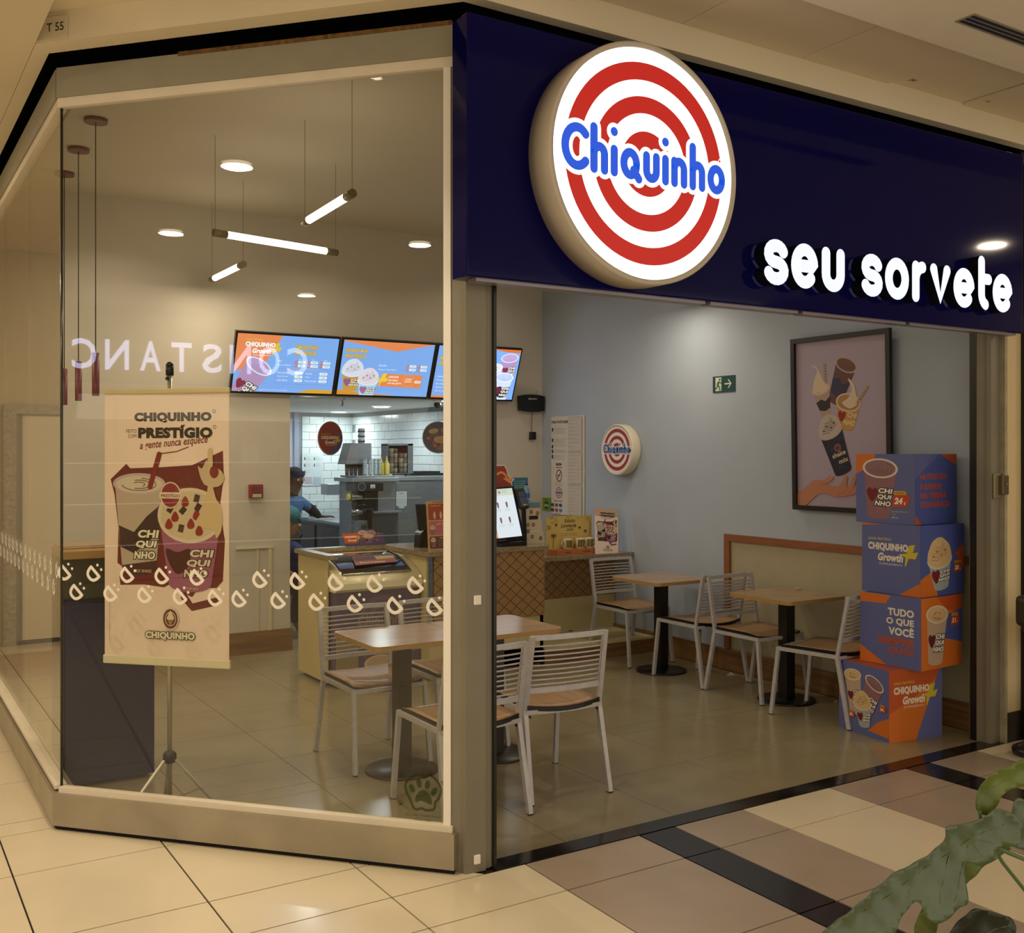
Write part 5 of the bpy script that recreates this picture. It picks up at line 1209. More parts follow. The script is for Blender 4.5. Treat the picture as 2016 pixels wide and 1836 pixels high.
for i in range(6): a.text('| 12 | 25 | 08 |', -.35, 1.20 - i * .014, .10, .007, '#8a9098')
a.ell(-.30, 1.09, .035, .014, '#cdd3d8'); a.build('print', t, frame((0, -.0145, 0), *FRONT))
t = thing('soft_serve_machine', 'steel soft-serve machine with a black control head and dial', 'machine', (4.3, 9.4, 0))
b = MB(); b.bbox(.06, .02, .1, .255, .40, 1.36, KSTEEL, .004); b.bbox(-.19, .10, .1, .06, .40, 1.36, KSTEEL, .004); b.build('body', t)
b = MB(); b.bbox(-.24, -.06, 1.36, .255, .42, 1.40, M('#b9bec4', .3, .8), .004); b.bbox(-.18, .0, 1.40, .24, .40, 1.42, KSTEEL, .004); b.build('top_rim', t)
b = MB(); b.bbox(-.24, -.1, 1.27, .065, .12, 1.355, M('#1d2128', .3), .006); b.build('control_head', t)
a = Art(); a.ring(-.165, 1.318, .040, .036, '#8fa6d8', 32); a.ell(-.165, 1.318, .03, .03, '#2a3140'); a.rect(-.075, 1.30, .05, .035, '#d0d6da'); a.text('milk', -.068, 1.305, .036, .014, '#3a3a44', .02)
a.build('dial', t, frame((0, -.1005, 0), *FRONT))
b = MB(); b.bbox(-.12, -.06, 1.10, .02, .12, 1.26, M('#15171c', .3), .005); b.build('dispensing_block', t)
for z in (1.215, 1.065):
    b = MB(); R = Matrix.Translation((-.19, -.02, z)) @ Matrix.Rotation(pi / 2, 4, 'Y'); b.lathe([(.038, -.06), (.042, -.05), (.042, .05), (.03, .06)], M('#9aa3ab', .15, .9), 20, R); b.tube([(-.2, -.05, z + .05), (-.15, -.06, z + .075), (-.06, -.06, z + .05)], .009, BLACK, 8); b.build('dispensing_nozzle', t)
b = MB(); R = Matrix.Translation((-.27, -.02, 1.215)) @ Matrix.Rotation(pi / 2, 4, 'Y'); b.lathe([(.03, -.012), (.036, .0), (.036, .012)], M('#cfc05a', .4), 16, R); b.build('yellow_cap', t)
b = MB(); b.bbox(-.18, -.04, .70, -.06, .2, .985, KSTEEL, .004); b.box(-.145, -.043, .90, -.095, -.04, .94, M('#3c4148', .4)); b.box(-.075, -.07, .72, -.05, .0, 1.09, BLACK); b.build('drip_column', t)
b = MB(); b.bbox(-.03, -.03, .66, .26, .02, 1.05, M('#6f767e', .35, .8), .004); b.bbox(-.04, -.1, 1.05, .27, .1, 1.07, KSTEEL, .003); b.build('lower_panel', t)
t = thing('cup_bin', 'slanted steel cup bin on top of the soft-serve machine', 'bin', (4.235, 9.66, 1.421))
b = MB(); b.prism([(-.16, .11), (.12, .11), (.12, .32), (-.10, .32)], -.1, .1, KSTEEL, frame((0, 0, 0), (1, 0, 0), (0, 0, 1))); b.build('hopper', t)
for k in range(4):
    b = MB(); b.lathe([(.018, 0), (.022, .11)], M('#6f6a64', .3), 12, Matrix.Translation((-.1 + .045 * k, 0, 0))); b.build('tube', t)
b = MB(); b.box(.06, -.02, 0, .10, .02, .11, KSTEEL); b.build('leg', t)
t = thing('lid_stack', 'small column of black-rimmed clear lids on the steel cup bin', 'lids', (4.29, 9.66, 1.742))
for k in range(3):
    b = MB(); b.lathe([(.032, .05 * k), (.036, .05 * k + .03), (.030, .05 * k + .048)], M('#c3cdd2', .2), 16); b.lathe([(.037, .05 * k + .012), (.037, .05 * k + .024)], BLACK, 16, cap=False); b.build('lid', t)
for i, (x, y) in enumerate(((4.26, 9.50), (4.315, 9.50), (4.37, 9.50), (4.42, 9.52))):
    t = thing('cup_stack', 'tall stack of clear plastic cups on the soft-serve machine, %s' % ('leftmost', 'second from the left', 'third from the left', 'rightmost')[i], 'cups', (x, y, 1.421), 0, 'stacks of clear cups')
    b = MB(); pr = [(.020, 0)]
    for k in range(9): pr += [(.021, .012 + k * .018), (.026, .016 + k * .018), (.022, .02 + k * .018)]
    b.lathe(pr, M('#c9d4da', .15, trans=.35), 14); b.build('cups', t)
for i, (x, c) in enumerate(((4.470, '#c9b23c'), (4.532, '#d8c568'))):
    t = thing('squeeze_bottle', ('yellow squeeze bottle with a pointed nozzle beside the clear cups', 'pale yellow squeeze bottle beside the steel cup dispenser')[i], 'bottle', (x, 9.58, 1.421))
    b = MB(); b.lathe([(.028, 0), (.030, .01), (.030, .11), (.022, .125)], M(c, .4), 18); b.build('bottle', t)
    b = MB(); b.lathe([(.022, .125), (.012, .14), (.004, .19), (.001, .19)], M('#d9c040', .4), 14); b.build('nozzle', t)
t = thing('topping_dispenser', 'open steel rack full of small clear topping pots on the steel fridge', 'rack', (4.78, 9.78, 1.43))
b = MB(); b.box(-.14, -.0, 0, -.135, .16, .30, KSTEEL); b.box(.09, -.0, 0, .15, .16, .31, KSTEEL); b.box(-.14, 0, .29, .15, .16, .31, KSTEEL); b.box(-.14, .15, 0, .12, .16, .3, M('#59463c', .5)); b.box(-.14, 0, -.004, .12, .16, .004, KSTEEL)
for x in (-.05, .09): b.lathe([(.02, -.025), (.012, -.004)], BLACK, 10, Matrix.Translation((x, .05, 0)))
b.build('rack', t)
for r in range(5):
    for c in range(4):
        if r == 4 and c > 1: continue
        b = MB(); b.lathe([(.022, 0), (.027, .045), (.027, .049)], M(('#8c8070', '#a59a80', '#776a5c')[(r + c) % 3], .25), 12, Matrix.Translation((-.105 + c * .054, -.01 + .02 * (c % 2), .006 + r * .051))); b.build('topping_pot', t)
t = thing('paper_notice', 'small notice sheet behind the yellow squeeze bottles', 'paper', (4.86, 12.0, 1.42)) if False else None
t = thing('prep_counter', 'steel prep counter with dark drawers against the tiled wall', 'counter', (4.95, 11.5, 0))
b = MB(); b.bbox(-.45, -.85, .84, .55, 1.15, .87, M('#9fa6ac', .3, .7), .004); b.build('worktop', t)
b = MB(); b.box(-.42, -.82, .05, .52, 1.12, .84, DKSTEEL); b.build('body', t)
for k, (y0, y1, c) in enumerate(((.6, 1.05, '#c2c8cc'), (.0, .55, '#343a48'), (-.75, -.1, '#3b414d'))):
    b = MB(); b.bbox(-.435, y0, .52, -.42, y1, .80, M(c, .35, .3), .004); b.build('drawer', t)
    b = MB(); b.bbox(-.435, y0, .12, -.42, y1, .48, M(c if k else '#aab0b4', .35, .3), .004); b.build('drawer', t)
t = thing('weighing_stand', 'grey steel tray on a short post above the prep counter', 'tray', (5.12, 11.75, .87))
b = MB(); b.bbox(-.38, -.1, .27, .2, .12, .40, M('#9aa2a8', .35, .6), .004); b.build('tray', t)
b = MB(); b.bbox(-.07, -.03, 0, .05, .05, .27, KSTEEL, .003); b.build('post', t)
t = thing('dark_cup', 'dark brown tumbler standing on the prep counter beside the hand', 'cup', (4.72, 12.1, .87))
b = MB(); b.lathe([(.038, 0), (.048, .12), (.05, .13), (.044, .13), (.036, .01), (.001, .01)], M('#241c1e', .3), 20); b.build('tumbler', t)
for i, (x, y, lb) in enumerate(((4.9, 11.0, 'thin dark tray lying on the prep counter'), (4.85, 10.8, 'clear plastic tray of utensils on the prep counter'))):
    t = thing('tray', lb, 'tray', (x, y, .8705)); b = MB(); b.bbox(-.12, -.08, 0, .15, .08, .012 + .02 * i, (M('#20242c', .4), M('#a7b0b8', .2))[i], .004); b.build('tray', t)
t = thing('recipe_sheet', 'pale recipe chart taped to the white kitchen tiles', 'paper', (4.96, 12.705, 1.22))
b = MB(); b.box(-.14, -.003, 0, .14, 0, .42, M('#d5dde0', .5)); b.build('sheet', t)
a = Art()
for i in range(2):
    for j in range(3):
        if i and j == 2: continue
        a.blob([(-.115 + .13 * i, .335 - j * .085), (-.105 + .13 * i, .375 - j * .085), (-.095 + .13 * i, .335 - j * .085)], ('#6a4038', '#7c6a50')[i], 3)
        for k in range(4): a.text('leite acucar', -.085 + .13 * i, .368 - j * .085 - k * .012, .05, .006, '#7f8a90')
a.rect(-.11, .03, .10, .085, '#cbb9c0'); a.rect(.005, .02, .11, .09, '#b9c4d0'); 
for k in range(5): a.text('preparo sorvete casquinha', -.105, .095 - k * .014, .09, .006, '#7c7a88'); a.text('copo medio calda', .01, .095 - k * .014, .09, .006, '#7c7a88')
a.build('print', t, frame((0, -.003, 0), *FRONT))
def hang_disc(label, x, y, z, az, fn):
    t = thing('hanging_sign', label, 'sign', (x, y, z), az)
    b = MB(); b.lathe([(.150, -.004), (.152, 0), (.150, .004)], M('#cfc9cc', .4), 48, RX); b.build('disc', t)
    b = MB(); b.tube([(0, 0, .15), (0, 0, 2.155 - z)], .001, M('#aaaabb', .5), 4); b.build('thread', t)
    a = Art(rough=.25); fn(a); a.build('print', t, frame((0, -.0045, 0), *FRONT)); return t
def f1(a):
    a.ell(0, 0, .145, .145, '#4a3f6c', n=48); P = ell(0, 0, .145, .145, 30, 38, 250); a.poly(P + [(.0, -.11), (.06, -.05)], '#8c2c1c'); growth(a, -.115, -.07, .19, '#dccfc6', '#c9a02c')
def f2(a):
    a.ell(0, 0, .145, .145, '#3f3a54', n=48); cup(a, -.045, .06, .09, .13, 10, body='#6b4a42', rim='#b09a80', fill='#b59a70', txt=False, heart='#6e1418'); cup(a, .065, .065, .085, .12, -8, body='#7c3440', rim='#a08088', fill='#8c4a54', txt=False, heart=None); cup(a, .02, -.02, .12, .09, 0, body='#7c5a4a', rim='#c9a890', fill='#b8895c', txt=False, heart='#6e1418')
    a.rect(-.11, -.02, .035, .025, '#b5502c', .004); a.rect(-.05, -.09, .035, .025, '#b5502c', .004)
hang_disc('round red and purple sign with the plus logo hanging in the kitchen opening', 3.53, 8.62, 1.775, radians(22), f1)
hang_disc('round dark purple sign with three cups hanging by the taupe post', 4.61, 8.62, 1.79, radians(-25), f2)
t = thing('dome_camera', 'small black dome camera under the kitchen ceiling', 'camera', (4.75, 8.9, 2.16)); b = MB(); b.lathe([(.04, 0), (.04, -.02), (.03, -.03)], WHITEP, 20); b.build('mount', t); b = MB(); b.sphere((0, 0, -.05), .036, BLACK, 16); b.build('dome', t)
t = thing('ceiling_hook', 'small brown wooden spoon hanging from the kitchen soffit', 'spoon', (3.66, 8.6, 2.16)); b = MB(); b.tube([(0, 0, 0), (-.01, 0, -.05)], .003, M('#4a3a2c', .5), 6); b.sphere((-.025, 0, -.075), .02, M('#7c5634', .5), 12, (.7, .5, 1.5)); b.build('spoon', t)

# ================================================================ PEOPLE
def skin_mesh(name, V, E_, root, mat, parent, sub=2):
    me = bpy.data.meshes.new(name); names = list(V); me.from_pydata([V[n][0] for n in names], [(names.index(a_), names.index(b_)) for a_, b_ in E_], [])
    o = bpy.data.objects.new(name, me); C.objects.link(o); md = o.modifiers.new('s', 'SKIN')
    if not me.skin_vertices: me.skin_vertices.new() if hasattr(me.skin_vertices, 'new') else None
    for i, n in enumerate(names):
        r = V[n][1]; r = r if isinstance(r, tuple) else (r, r); me.skin_vertices[0].data[i].radius = r; me.skin_vertices[0].data[i].use_root = n == root
    md.use_smooth_shade = True; o.modifiers.new('d', 'SUBSURF').levels = sub
    bpy.context.view_layer.update(); m2 = bpy.data.meshes.new_from_object(o.evaluated_get(bpy.context.evaluated_depsgraph_get()))
    bpy.data.objects.remove(o); m2.materials.clear(); m2.materials.append(mat); m2.name = name
    for p in m2.polygons: p.use_smooth = True; p.material_index = 0
    return link(name, m2, parent)
def hand(V, E_, wrist, d, up, side, pre, s=1.):
    """palm and five fingers lying along direction d"""
    d = Vector(d).normalized(); side = Vector(side).normalized(); up = Vector(up)
    w_ = Vector(V[wrist][0]); p = w_ + d * .055 * s; V[pre + 'p'] = (tuple(p), (.034 * s, .016 * s)); E_.append((wrist, pre + 'p'))
    for k, (o_, ln) in enumerate(((-.030, .062), (-.010, .075), (.010, .08), (.030, .07))):
        q = p + d * .032 * s + side * o_ * s; V[pre + 'f%da' % k] = (tuple(q), .0105 * s); E_.append((pre + 'p', pre + 'f%da' % k))
        q2 = q + d * ln * .5 * s + side * o_ * .25 * s + up * .008; V[pre + 'f%db' % k] = (tuple(q2), .009 * s); E_.append((pre + 'f%da' % k, pre + 'f%db' % k))
        q3 = q2 + d * ln * .5 * s - up * .012; V[pre + 'f%dc' % k] = (tuple(q3), .0075 * s); E_.append((pre + 'f%db' % k, pre + 'f%dc' % k))
    q = w_ + d * .025 * s + side * .042 * s; V[pre + 't1'] = (tuple(q), .012 * s); E_.append((wrist, pre + 't1'))
    q = q + d * .035 * s + side * .022 * s; V[pre + 't2'] = (tuple(q), .010 * s); E_.append((pre + 't1', pre + 't2'))
def face_parts(t, c, f, r, skinc, lipc):
    """eyes, nose, mouth and ears on a head centred at c looking along f"""
    c = Vector(c); f = Vector(f).normalized(); s = f.cross(Vector((0, 0, 1))).normalized(); u = s.cross(f)
    P = lambda a_, b_, d_: c + s * a_ * r + u * b_ * r + f * d_ * r
    for q in (-1, 1):
        b = MB(); b.sphere(P(.36 * q, .12, .84), r * .14, M('#e6dfd8', .3), 10); b.sphere(P(.36 * q, .12, .93), r * .075, M('#1c1210', .2), 8); b.build('eye', t)
        b = MB(); b.sphere(P(.95 * q, .0, .0), r * .2, skinc, 10, (.5, .6, 1)); b.build('ear', t)
        b = MB(); b.tube([P(.52 * q, .32, .78), P(.36 * q, .38, .88), P(.2 * q, .34, .92)], r * .035, M('#1a1412', .7), 6); b.build('eyebrow', t)
    b = MB(); b.tube([P(0, .18, .92), P(0, -.05, 1.05), P(0, -.15, 1.1)], [r * .06, r * .1, r * .13], skinc, 8); b.sphere(P(0, -.15, 1.02), r * .15, skinc, 10); b.build('nose', t)
    b = MB(); b.tube([P(-.25, -.48, .86), P(-.1, -.46, .94), P(0, -.47, .96), P(.1, -.46, .94), P(.25, -.48, .86)], r * .055, lipc, 8); b.build('mouth', t)
SKN = M('#6b4330', .5, noise=.04); LIP = M('#5c2f2a', .5); BLUE = M('#4a74a8', .7, noise=.05); DKS = M('#16161c', .8); JN = M('#232a42', .8)
# woman leaning on the prep counter
t = thing('person', 'person in a light blue shirt and dark headband leaning a hand on the prep counter', 'person', (4.05, 11.15, 0))
V = {}; E_ = []
def addc(seq):
    for (n, p, r) in seq: V[n] = (p, r)
    for a_, b_ in zip(seq, seq[1:]): E_.append((a_[0], b_[0]))
addc([('hip', (0, .05, .74), (.145, .11)), ('waist', (.01, .05, .88), (.12, .095)), ('chest', (.03, .02, 1.04), (.15, .10)), ('neck0', (.05, -.0, 1.14), (.06, .06)), ('neck', (.075, -.02, 1.20), (.05, .05)), ('jaw', (.09, -.04, 1.27), (.07, .078)), ('head', (.09, -.03, 1.36), (.093, .10)), ('crown', (.085, -.02, 1.425), (.07, .075))])
V['rs'] = ((.17, .03, 1.09), .062); V['re'] = ((.37, .16, .98), .046); V['rw'] = ((.50, .30, .905), (.030, .024)); E_ += [('chest', 'rs'), ('rs', 're'), ('re', 'rw')]
V['ls'] = ((-.13, .02, 1.08), .062); V['le'] = ((-.20, -.02, .88), .046); V['lw'] = ((-.12, -.12, .74), (.030, .024)); E_ += [('chest', 'ls'), ('ls', 'le'), ('le', 'lw')]
for s_, n in ((1, 'r'), (-1, 'l')):
    V[n + 'h'] = ((.08 * s_, .05, .68), .09); V[n + 'k'] = ((.09 * s_, .03, .38), .062); V[n + 'a'] = ((.09 * s_, .06, .06), .04); V[n + 't'] = ((.10 * s_, -.08, .035), .036)
    E_ += [('hip', n + 'h'), (n + 'h', n + 'k'), (n + 'k', n + 'a'), (n + 'a', n + 't')]
hand(V, E_, 'rw', (.86, -.05, -.06), (0, 0, 1), (.05, -.86, 0), 'rh', 1.1); hand(V, E_, 'lw', (.3, -.4, -.8), (0, -1, 0), (1, 0, 0), 'lh')
skin_mesh('body', V, E_, 'hip', SKN, t)
def grow(V, names, g, E_): return {n: (V[n][0], tuple(q + g for q in (V[n][1] if isinstance(V[n][1], tuple) else (V[n][1],) * 2))) for n in names}, [e for e in E_ if e[0] in names and e[1] in names]
names = ['hip', 'waist', 'chest', 'neck0', 'rs', 'ls']; V2, E2 = grow(V, names, .016, E_)
V2['rm'] = ((.30, .115, 1.02), .062); V2['lm'] = ((-.18, -.0, .95), .062); E2 += [('rs', 'rm'), ('ls', 'lm')]; skin_mesh('shirt', V2, E2, 'hip', BLUE, t)
b = MB(); b.tube([(.30, .115, 1.02), (.37, .16, .98), (.45, .24, .935), (.485, .28, .915)], [.058, .055, .046, .038], DKS, 14); b.build('sleeve', t)
names = ['hip', 'rh', 'rk', 'ra', 'lh_', 'lk', 'la', 'lh']
V3 = {}; 
for n in ('hip', 'rk', 'ra', 'lk', 'la'): V3[n] = (V[n][0], .10 if n == 'hip' else (.075 if 'k' in n else .055))
V3['rh'] = ((.08, .05, .68), .105); V3['lh'] = ((-.08, .05, .68), .105)
skin_mesh('trousers', V3, [('hip', 'rh'), ('rh', 'rk'), ('rk', 'ra'), ('hip', 'lh'), ('lh', 'lk'), ('lk', 'la')], 'hip', JN, t)
face_parts(t, (.09, -.035, 1.335), (.35, -.93, -.05), .105, SKN, LIP)
b = MB(); b.sphere((.083, -.01, 1.40), .108, M('#4c4648', .9, noise=.3, nscale=60), 20, (1, 1, .85)); b.build('hair', t)
b = MB(); R = Matrix.Translation((.085, -.02, 1.405)) @ Matrix.Rotation(-.1, 4, 'X'); b.lathe([(.112, -.022), (.116, 0), (.110, .026)], M('#232a4c', .8), 28, R, cap=False); b.build('headband', t)
for k in (-.06, .0, .06):
    b = MB(); b.bbox(.05 + k, -.1, .02, .06 + k, -.09, .03, DKS, .001) if False else b.sphere((.1 if k > 0 else -.09, -.03, .035), .055, DKS, 12, (.8, 1.7, .65))
    if k: b.build('shoe', t)
# seated person in a cap
t = thing('person', 'person in a teal cap and dark blue shirt bending down behind the counter end', 'person', (3.12, 8.95, 0))
V = {}; E_ = []
addc([('hip', (-.10, .05, .52), (.14, .12)), ('waist', (-.05, .03, .66), (.12, .10)), ('chest', (.03, .0, .79), (.155, .11)), ('neck0', (.10, -.02, .88), .06), ('neck', (.13, -.03, .925), .052), ('jaw', (.155, -.05, .965), (.068, .075)), ('head', (.14, -.04, 1.05), (.092, .1)), ('crown', (.13, -.03, 1.11), (.07, .075))])
V['rs'] = ((.16, -.10, .80), .062); V['re'] = ((.26, -.16, .62), .046); V['rw'] = ((.36, -.06, .50), (.03, .024)); V['ls'] = ((-.04, .14, .80), .062); V['le'] = ((.1, .22, .62), .046); V['lw'] = ((.28, .18, .50), (.03, .024))
E_ += [('chest', 'rs'), ('rs', 're'), ('re', 'rw'), ('chest', 'ls'), ('ls', 'le'), ('le', 'lw')]
for s_, n in ((-1, 'r'), (1, 'l')):
    V[n + 'h'] = ((-.04, .09 * s_ + .03, .48), .09); V[n + 'k'] = ((.30, .11 * s_ + .03, .45), .062); V[n + 'a'] = ((.27, .11 * s_ + .03, .07), .04); V[n + 't'] = ((.40, .11 * s_ + .03, .035), .036)
    E_ += [('hip', n + 'h'), (n + 'h', n + 'k'), (n + 'k', n + 'a'), (n + 'a', n + 't')]
hand(V, E_, 'rw', (.5, .5, -.4), (0, 0, 1), (-.5, .5, 0), 'rh'); hand(V, E_, 'lw', (.6, -.4, -.4), (0, 0, 1), (.4, .6, 0), 'lh')
skin_mesh('body', V, E_, 'hip', M('#9a6a50', .5), t)
V2, E2 = grow(V, ['hip', 'waist', 'chest', 'neck0', 'rs', 'ls'], .017, E_); V2['rm'] = ((.235, -.145, .68), .066); V2['lm'] = ((.05, .19, .69), .066); E2 += [('rs', 'rm'), ('ls', 'lm')]; skin_mesh('shirt', V2, E2, 'hip', M('#1f2f62', .8), t)
V3 = {'hip': ((-.10, .05, .50), .12)}; E3 = []
for n in 'rl':
    for q, r in (('h', .10), ('k', .075), ('a', .055)): V3[n + q] = (V[n + q][0], r)
    E3 += [('hip', n + 'h'), (n + 'h', n + 'k'), (n + 'k', n + 'a')]
skin_mesh('trousers', V3, E3, 'hip', DKS, t)
face_parts(t, (.145, -.045, 1.02), (.9, -.3, -.35), .1, M('#9a6a50', .5), LIP)
b = MB(); b.sphere((.128, -.03, 1.075), .118, M('#2c6a6c', .8), 20, (1, 1, .9)); b.bbox(.20, -.13, 1.055, .29, .03, 1.065, M('#2c6a6c', .8), .004); b.build('cap', t)
for q in (-.08, .14):
    b = MB(); b.sphere((.36, q, .035), .055, DKS, 12, (1.7, .8, .65)); b.build('shoe', t)
t = thing('stool', 'low black stool under the bending person', 'stool', (3.05, 9.0, 0)); b = MB(); b.lathe([(.15, .36), (.16, .37), (.16, .40), (.15, .41)], BLACK, 24); b.build('seat', t)
for k in range(3): a_ = radians(30 + 120 * k); b = MB(); b.tube([(.1 * cos(a_), .1 * sin(a_), .36), (.16 * cos(a_), .16 * sin(a_), 0)], .012, BLACK, 8); b.build('leg', t)

# ================================================================ RIGHT EDGE AND FOREGROUND
t = thing('black_chair', 'black padded chair on a tubular base at the right edge beside the shop', 'chair', (5.56, 3.12, 0), radians(-10))
b = MB(); P = smooth_poly([(-.22, -.2), (.22, -.2), (.24, 0), (.22, .2), (-.22, .2), (-.24, 0)], 4); b.tube([(x, y, .028) for x, y in P], .024, BLACK, 10, closed=True); b.build('base_ring', t)
b = MB(); b.tube([(.0, .0, .05), (0, 0, .7)], .03, BLACK, 12); b.bar((-.22, 0, .03), (.22, 0, .03), .04, .02, BLACK); b.build('pole', t)
b = MB(); b.prism([(-.10, .04), (.12, .04), (.14, .33), (-.14, .33)], -.1, .1, M('#14110f', .5), frame((0, 0, 0), (1, 0, 0), (0, 0, 1))); b.build('box', t)
b = MB(); b.bbox(-.2, -.2, .66, .22, .2, .74, M('#2b261a', .45), .03, seg=3); b.bbox(-.24, -.18, .70, -.14, .2, .87, M('#2b261a', .45), .03, Matrix.Rotation(.0, 4, 'Y'), seg=3); b.build('seat', t)
# foreground plant
t = thing('potted_plant', 'dark green broad-leaved plant reaching in at the lower right corner', 'plant', (2.089, 1.284, .844), -radians(32.1887))
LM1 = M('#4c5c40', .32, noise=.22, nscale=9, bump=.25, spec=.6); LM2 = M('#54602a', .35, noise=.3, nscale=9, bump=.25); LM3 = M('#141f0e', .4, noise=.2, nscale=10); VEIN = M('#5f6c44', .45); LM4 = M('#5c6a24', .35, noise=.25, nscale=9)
k_ = .001075
def leaf(name, P, mat, mid, depth=0., fold=.35, wave=.006, seed=0, tilt=(0, 0)):
    P = [((x - 2016) * k_, -(y - 1640) * k_) for x, y in P]; mid = [((x - 2016) * k_, -(y - 1640) * k_) for x, y in mid]
    bm = bmesh.new(); bm.faces.new([bm.verts.new((x, 0, z)) for x, z in smooth_poly(P, 3)])
    xs = [v.co.x for v in bm.verts]; zs = [v.co.z for v in bm.verts]; st = .012
    q = min(xs)
    while q < max(xs): bmesh.ops.bisect_plane(bm, geom=bm.verts[:] + bm.edges[:] + bm.faces[:], plane_co=(q, 0, 0), plane_no=(1, 0, 0)); q += st
    q = min(zs)
    while q < max(zs): bmesh.ops.bisect_plane(bm, geom=bm.verts[:] + bm.edges[:] + bm.faces[:], plane_co=(0, 0, q), plane_no=(0, 0, 1)); q += st
    bmesh.ops.triangulate(bm, faces=bm.faces[:])
    def off(x, z):
        d = 1e9
        for a_, b_ in zip(mid, mid[1:]):
            A_ = Vector(a_); B_ = Vector(b_); p = Vector((x, z)); tt = max(0, min(1, (p - A_).dot(B_ - A_) / (B_ - A_).length_squared)); d = min(d, (p - A_ - (B_ - A_) * tt).length)
        return depth - fold * math.sqrt(d * d + .0001) + wave * sin(x * 95 + seed) * cos(z * 80 + seed * 2) + tilt[0] * x + tilt[1] * z
    for v in bm.verts: v.co.y = off(v.co.x, v.co.z)
    r = bmesh.ops.solidify(bm, geom=bm.faces[:], thickness=.0012)
    for f in bm.faces: f.smooth = True
    me = bpy.data.meshes.new(name); bm.to_mesh(me); bm.free(); me.materials.append(mat); o = link(name, me, t)
    def ribs(L_, r0):
        b = MB()
        for Q in L_:
            Q = [((x - 2016) * k_, -(y - 1640) * k_) for x, y in Q]; pts = []
            for a_, b_ in zip(Q, Q[1:]):
                for j in range(5): x = a_[0] + (b_[0] - a_[0]) * j / 5; z = a_[1] + (b_[1] - a_[1]) * j / 5; pts.append((x, off(x, z) - .0012, z))
            b.tube(pts, [r0 * (1 - .7 * i / len(pts)) * .7 for i in range(len(pts))], VEIN, 6)
        b.build('vein', o)
    return ribs
A_ = [(1596, 1816), (1608, 1799), (1645, 1773), (1688, 1741), (1740, 1704), (1796, 1678), (1839, 1654), (1849, 1635), (1848, 1617), (1868, 1615), (1900, 1611), (1926, 1604), (1945, 1592), (1969, 1590), (1991, 1600), (2008, 1617), (2002, 1641), (1991, 1657), (1974, 1658), (1956, 1664), (1937, 1686), (1912, 1691), (1888, 1684),
      (1884, 1710), (1885, 1752), (1868, 1764), (1848, 1777), (1820, 1791), (1801, 1780), (1795, 1762), (1786, 1754), (1772, 1762), (1753, 1784), (1736, 1808), (1710, 1826), (1692, 1822), (1700, 1808), (1666, 1823), (1645, 1826), (1619, 1817)]
rib = leaf('leaf', A_, LM1, [(1598, 1815), (1700, 1765), (1800, 1700), (1905, 1645), (1960, 1620)], 0, .28, .005, 1, (.10, .10))
rib([[(1940, 1628), (1905, 1645), (1800, 1702), (1700, 1765), (1600, 1814)], [(1905, 1645), (1880, 1700), (1850, 1770)], [(1905, 1645), (1960, 1655)], [(1905, 1645), (1870, 1622)], [(1905, 1645), (1925, 1685)], [(1860, 1668), (1820, 1780)], [(1800, 1702), (1760, 1760)], [(1905, 1645), (1990, 1612)]], .0022)
rib = leaf('leaf', [(1930, 1600), (1931, 1570), (1943, 1542), (1958, 1526), (1987, 1514), (2016, 1500), (2060, 1490), (2090, 1520), (2040, 1545), (2016, 1553), (1991, 1563), (1976, 1574), (1969, 1592), (1950, 1610)], LM4, [(1935, 1600), (1955, 1560), (2000, 1535), (2060, 1510)], .03, .5, .004, 3)
rib([[(1940, 1598), (1955, 1562), (2000, 1535), (2070, 1508)]], .002)
rib = leaf('leaf', [(1893, 1680), (1930, 1690), (1965, 1668), (2000, 1676), (1991, 1690), (1958, 1712), (1926, 1740), (1903, 1768), (1870, 1795), (1850, 1850), (1811, 1850), (1811, 1826), (1822, 1800), (1860, 1770), (1888, 1740)], LM2, [(1990, 1680), (1930, 1725), (1880, 1775), (1830, 1840)], .035, .4, .006, 5)
rib([[(1985, 1682), (1930, 1725), (1880, 1775), (1835, 1838)]], .002)
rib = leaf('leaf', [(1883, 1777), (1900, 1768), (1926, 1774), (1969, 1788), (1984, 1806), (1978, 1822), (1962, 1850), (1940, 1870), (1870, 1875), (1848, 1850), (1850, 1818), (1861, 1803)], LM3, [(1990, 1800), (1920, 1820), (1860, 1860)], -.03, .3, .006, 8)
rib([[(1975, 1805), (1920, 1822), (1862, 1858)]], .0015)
rib = leaf('leaf', [(2012, 1595), (2030, 1585), (2080, 1620), (2080, 1700), (2040, 1690), (2016, 1682), (2000, 1668), (2008, 1640)], LM1, [(2030, 1600), (2040, 1690)], .05, .3, .005, 9)
for Q, r in (([(1958, .0, 1664), (1990, .01, 1682), (2030, .02, 1700), (2100, .05, 1790), (2150, .1, 1980)], .0045), ([(1932, .01, 1600), (1945, .03, 1640), (2000, .06, 1720), (2110, .1, 1850), (2150, .1, 1980)], .004), ([(2060, .03, 1510), (2120, .06, 1650), (2150, .1, 1980)], .004)):
    b = MB(); b.tube([((x - 2016) * k_, y, -(z - 1640) * k_) for x, y, z in Q], [r] * len(Q), M('#4f6a3a', .4), 8); b.build('stem', t)
b = MB(); b.lathe([(.11, -.844), (.15, -.50), (.16, -.42), (.15, -.42), (.14, -.46), (.001, -.46)], M('#4c4038', .6), 32, Matrix.Translation((.16, .1, 0))); b.build('pot', t)
b = MB(); b.lathe([(.14, -.455), (.001, -.45)], M('#1f1710', .95), 24, Matrix.Translation((.16, .1, 0)), cap=False); b.build('soil', t)
b = MB(); b.tube([(.145, .1, -.36), (.15, .1, -.46)], .012, M('#4f6a3a', .5), 8); b.build('stem', t)

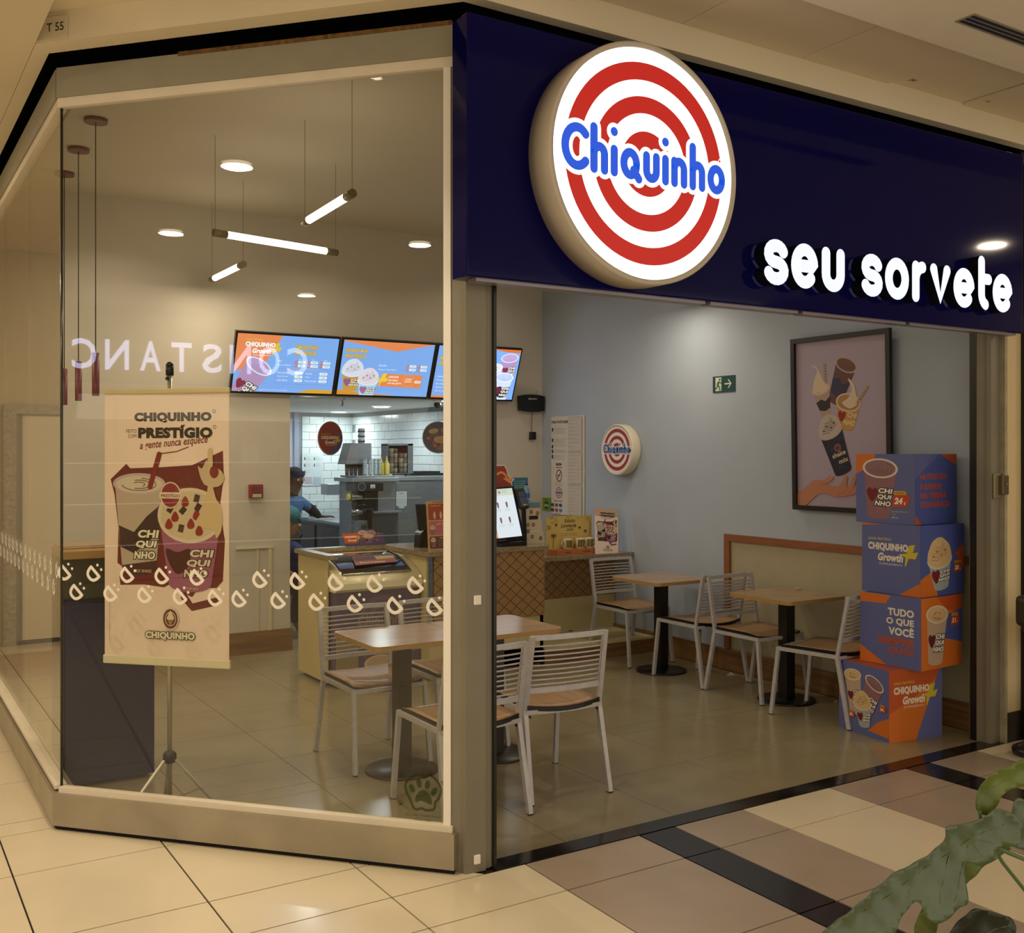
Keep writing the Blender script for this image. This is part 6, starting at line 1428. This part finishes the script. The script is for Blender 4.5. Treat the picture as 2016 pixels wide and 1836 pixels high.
# ================================================================ THE SHOP ACROSS THE HALL (seen mirrored in the glass)
t = thing('opposite_sign', 'white illuminated capital letters CONSTANC over the handbag shop across the hall', 'sign', (-8.22, 1.30, 2.69))
LB = M('#cdd2ff', .4, emit=8, key='opposite_letters')
for i, c_ in enumerate('CONSTANC'):
    V_, F_ = glyphs(c_, .0); x0 = min(v[0] for v in V_); x1 = max(v[0] for v in V_); y0 = min(v[1] for v in V_); y1 = max(v[1] for v in V_)
    a = Art(); a.m = lambda c: LB; wd = .27 if c_ in 'CON' else .24
    a.text(c_, 0, 0, wd * 1.05, .38, LB, .014); b_ = a.build('letter', t, frame((0, .385 * i, 0), (0, 1, 0), (0, 0, 1)), .03)
b = MB(); b.box(-.35, -1.6, -.15, -.01, 3.8, .62, M('#4c463c', .5)); b.build('sign_board', t)
t = thing('display_shelving', 'beige backlit wall of glass shelves in the handbag shop across the hall', 'shelf', (-8.3, 2.0, 0))
b = MB(); b.box(-.28, -2.4, 0, -.22, 2.7, 2.52, M('#a99878', .8)); b.box(-.28, -2.4, 2.46, .05, 2.7, 2.52, M('#c9bb98', .6)); b.build('back_panel', t)
for z in (.47, 1.0, 1.52):
    b = MB(); b.box(-.22, -2.4, z - .012, .02, 2.7, z, M('#d9cfae', .3)); b.build('shelf', t)
    b = MB(); b.box(.021, -2.4, z - .012, .026, 2.7, z, M('#fff0c8', .4, emit=1.6)); b.build('light_strip', t)
area('display_fill', (-7.7, 2.0, 2.2), .5, 7, (1, .88, .68), rot=(0, radians(-35), 0), size_y=4.5)  # added fill light in front of the shelving, no fixture there
cols = ['#d8d0b8', '#7a2a2c', '#b8a078', '#cfc9bd', '#c46a60', '#d9d5c8', '#8c7c5c', '#c98478', '#e0dccc', '#5c4a3a', '#d4c4a0', '#b85a58', '#cfc6ae', '#9a8a6a']
nm = {'#d8d0b8': 'cream', '#7a2a2c': 'dark red', '#b8a078': 'tan', '#cfc9bd': 'pale grey', '#c46a60': 'coral', '#d9d5c8': 'off-white', '#8c7c5c': 'olive brown', '#c98478': 'pink', '#e0dccc': 'white', '#5c4a3a': 'brown', '#d4c4a0': 'sand', '#b85a58': 'rose', '#cfc6ae': 'ivory', '#9a8a6a': 'khaki'}
n = 0
for z, zn in ((.47, 'lowest'), (1.0, 'middle'), (1.52, 'top')):
    for k in range(6):
        c_ = cols[(n * 5 + k) % 14]; y = -.2 + k * .75 + .1 * (n % 3); w_ = .30 - .05 * (k % 2); h_ = .2 + .05 * ((k + n) % 2); n += 1
        t = thing('handbag', '%s handbag with a looped handle on the %s lit shelf, number %s along' % (nm[c_], zn, ('one', 'two', 'three', 'four', 'five', 'six')[k]), 'bag', (-8.4, y, z + .0005), 0, 'handbags across the hall')
        b = MB(); b.prism([(-w_ / 2, 0), (w_ / 2, 0), (w_ * .42, h_), (-w_ * .42, h_)], -.05, .05, M(c_, .5), frame((0, 0, 0), (0, 1, 0), (0, 0, 1))); b.build('body', t)
        b = MB(); b.tube([(0, w_ * .28 * cos(pi * q / 10), h_ + .13 * sin(pi * q / 10)) for q in range(11)], .007, M(c_, .5), 6); b.build('handle', t)
        b = MB(); b.prism([(-w_ * .43, h_ * 1.0), (w_ * .43, h_ * 1.0), (w_ * .36, h_ * .55), (-w_ * .36, h_ * .55)], .05, .056, M(c_, .4), frame((0, 0, 0), (0, 1, 0), (0, 0, 1))); b.build('flap', t)
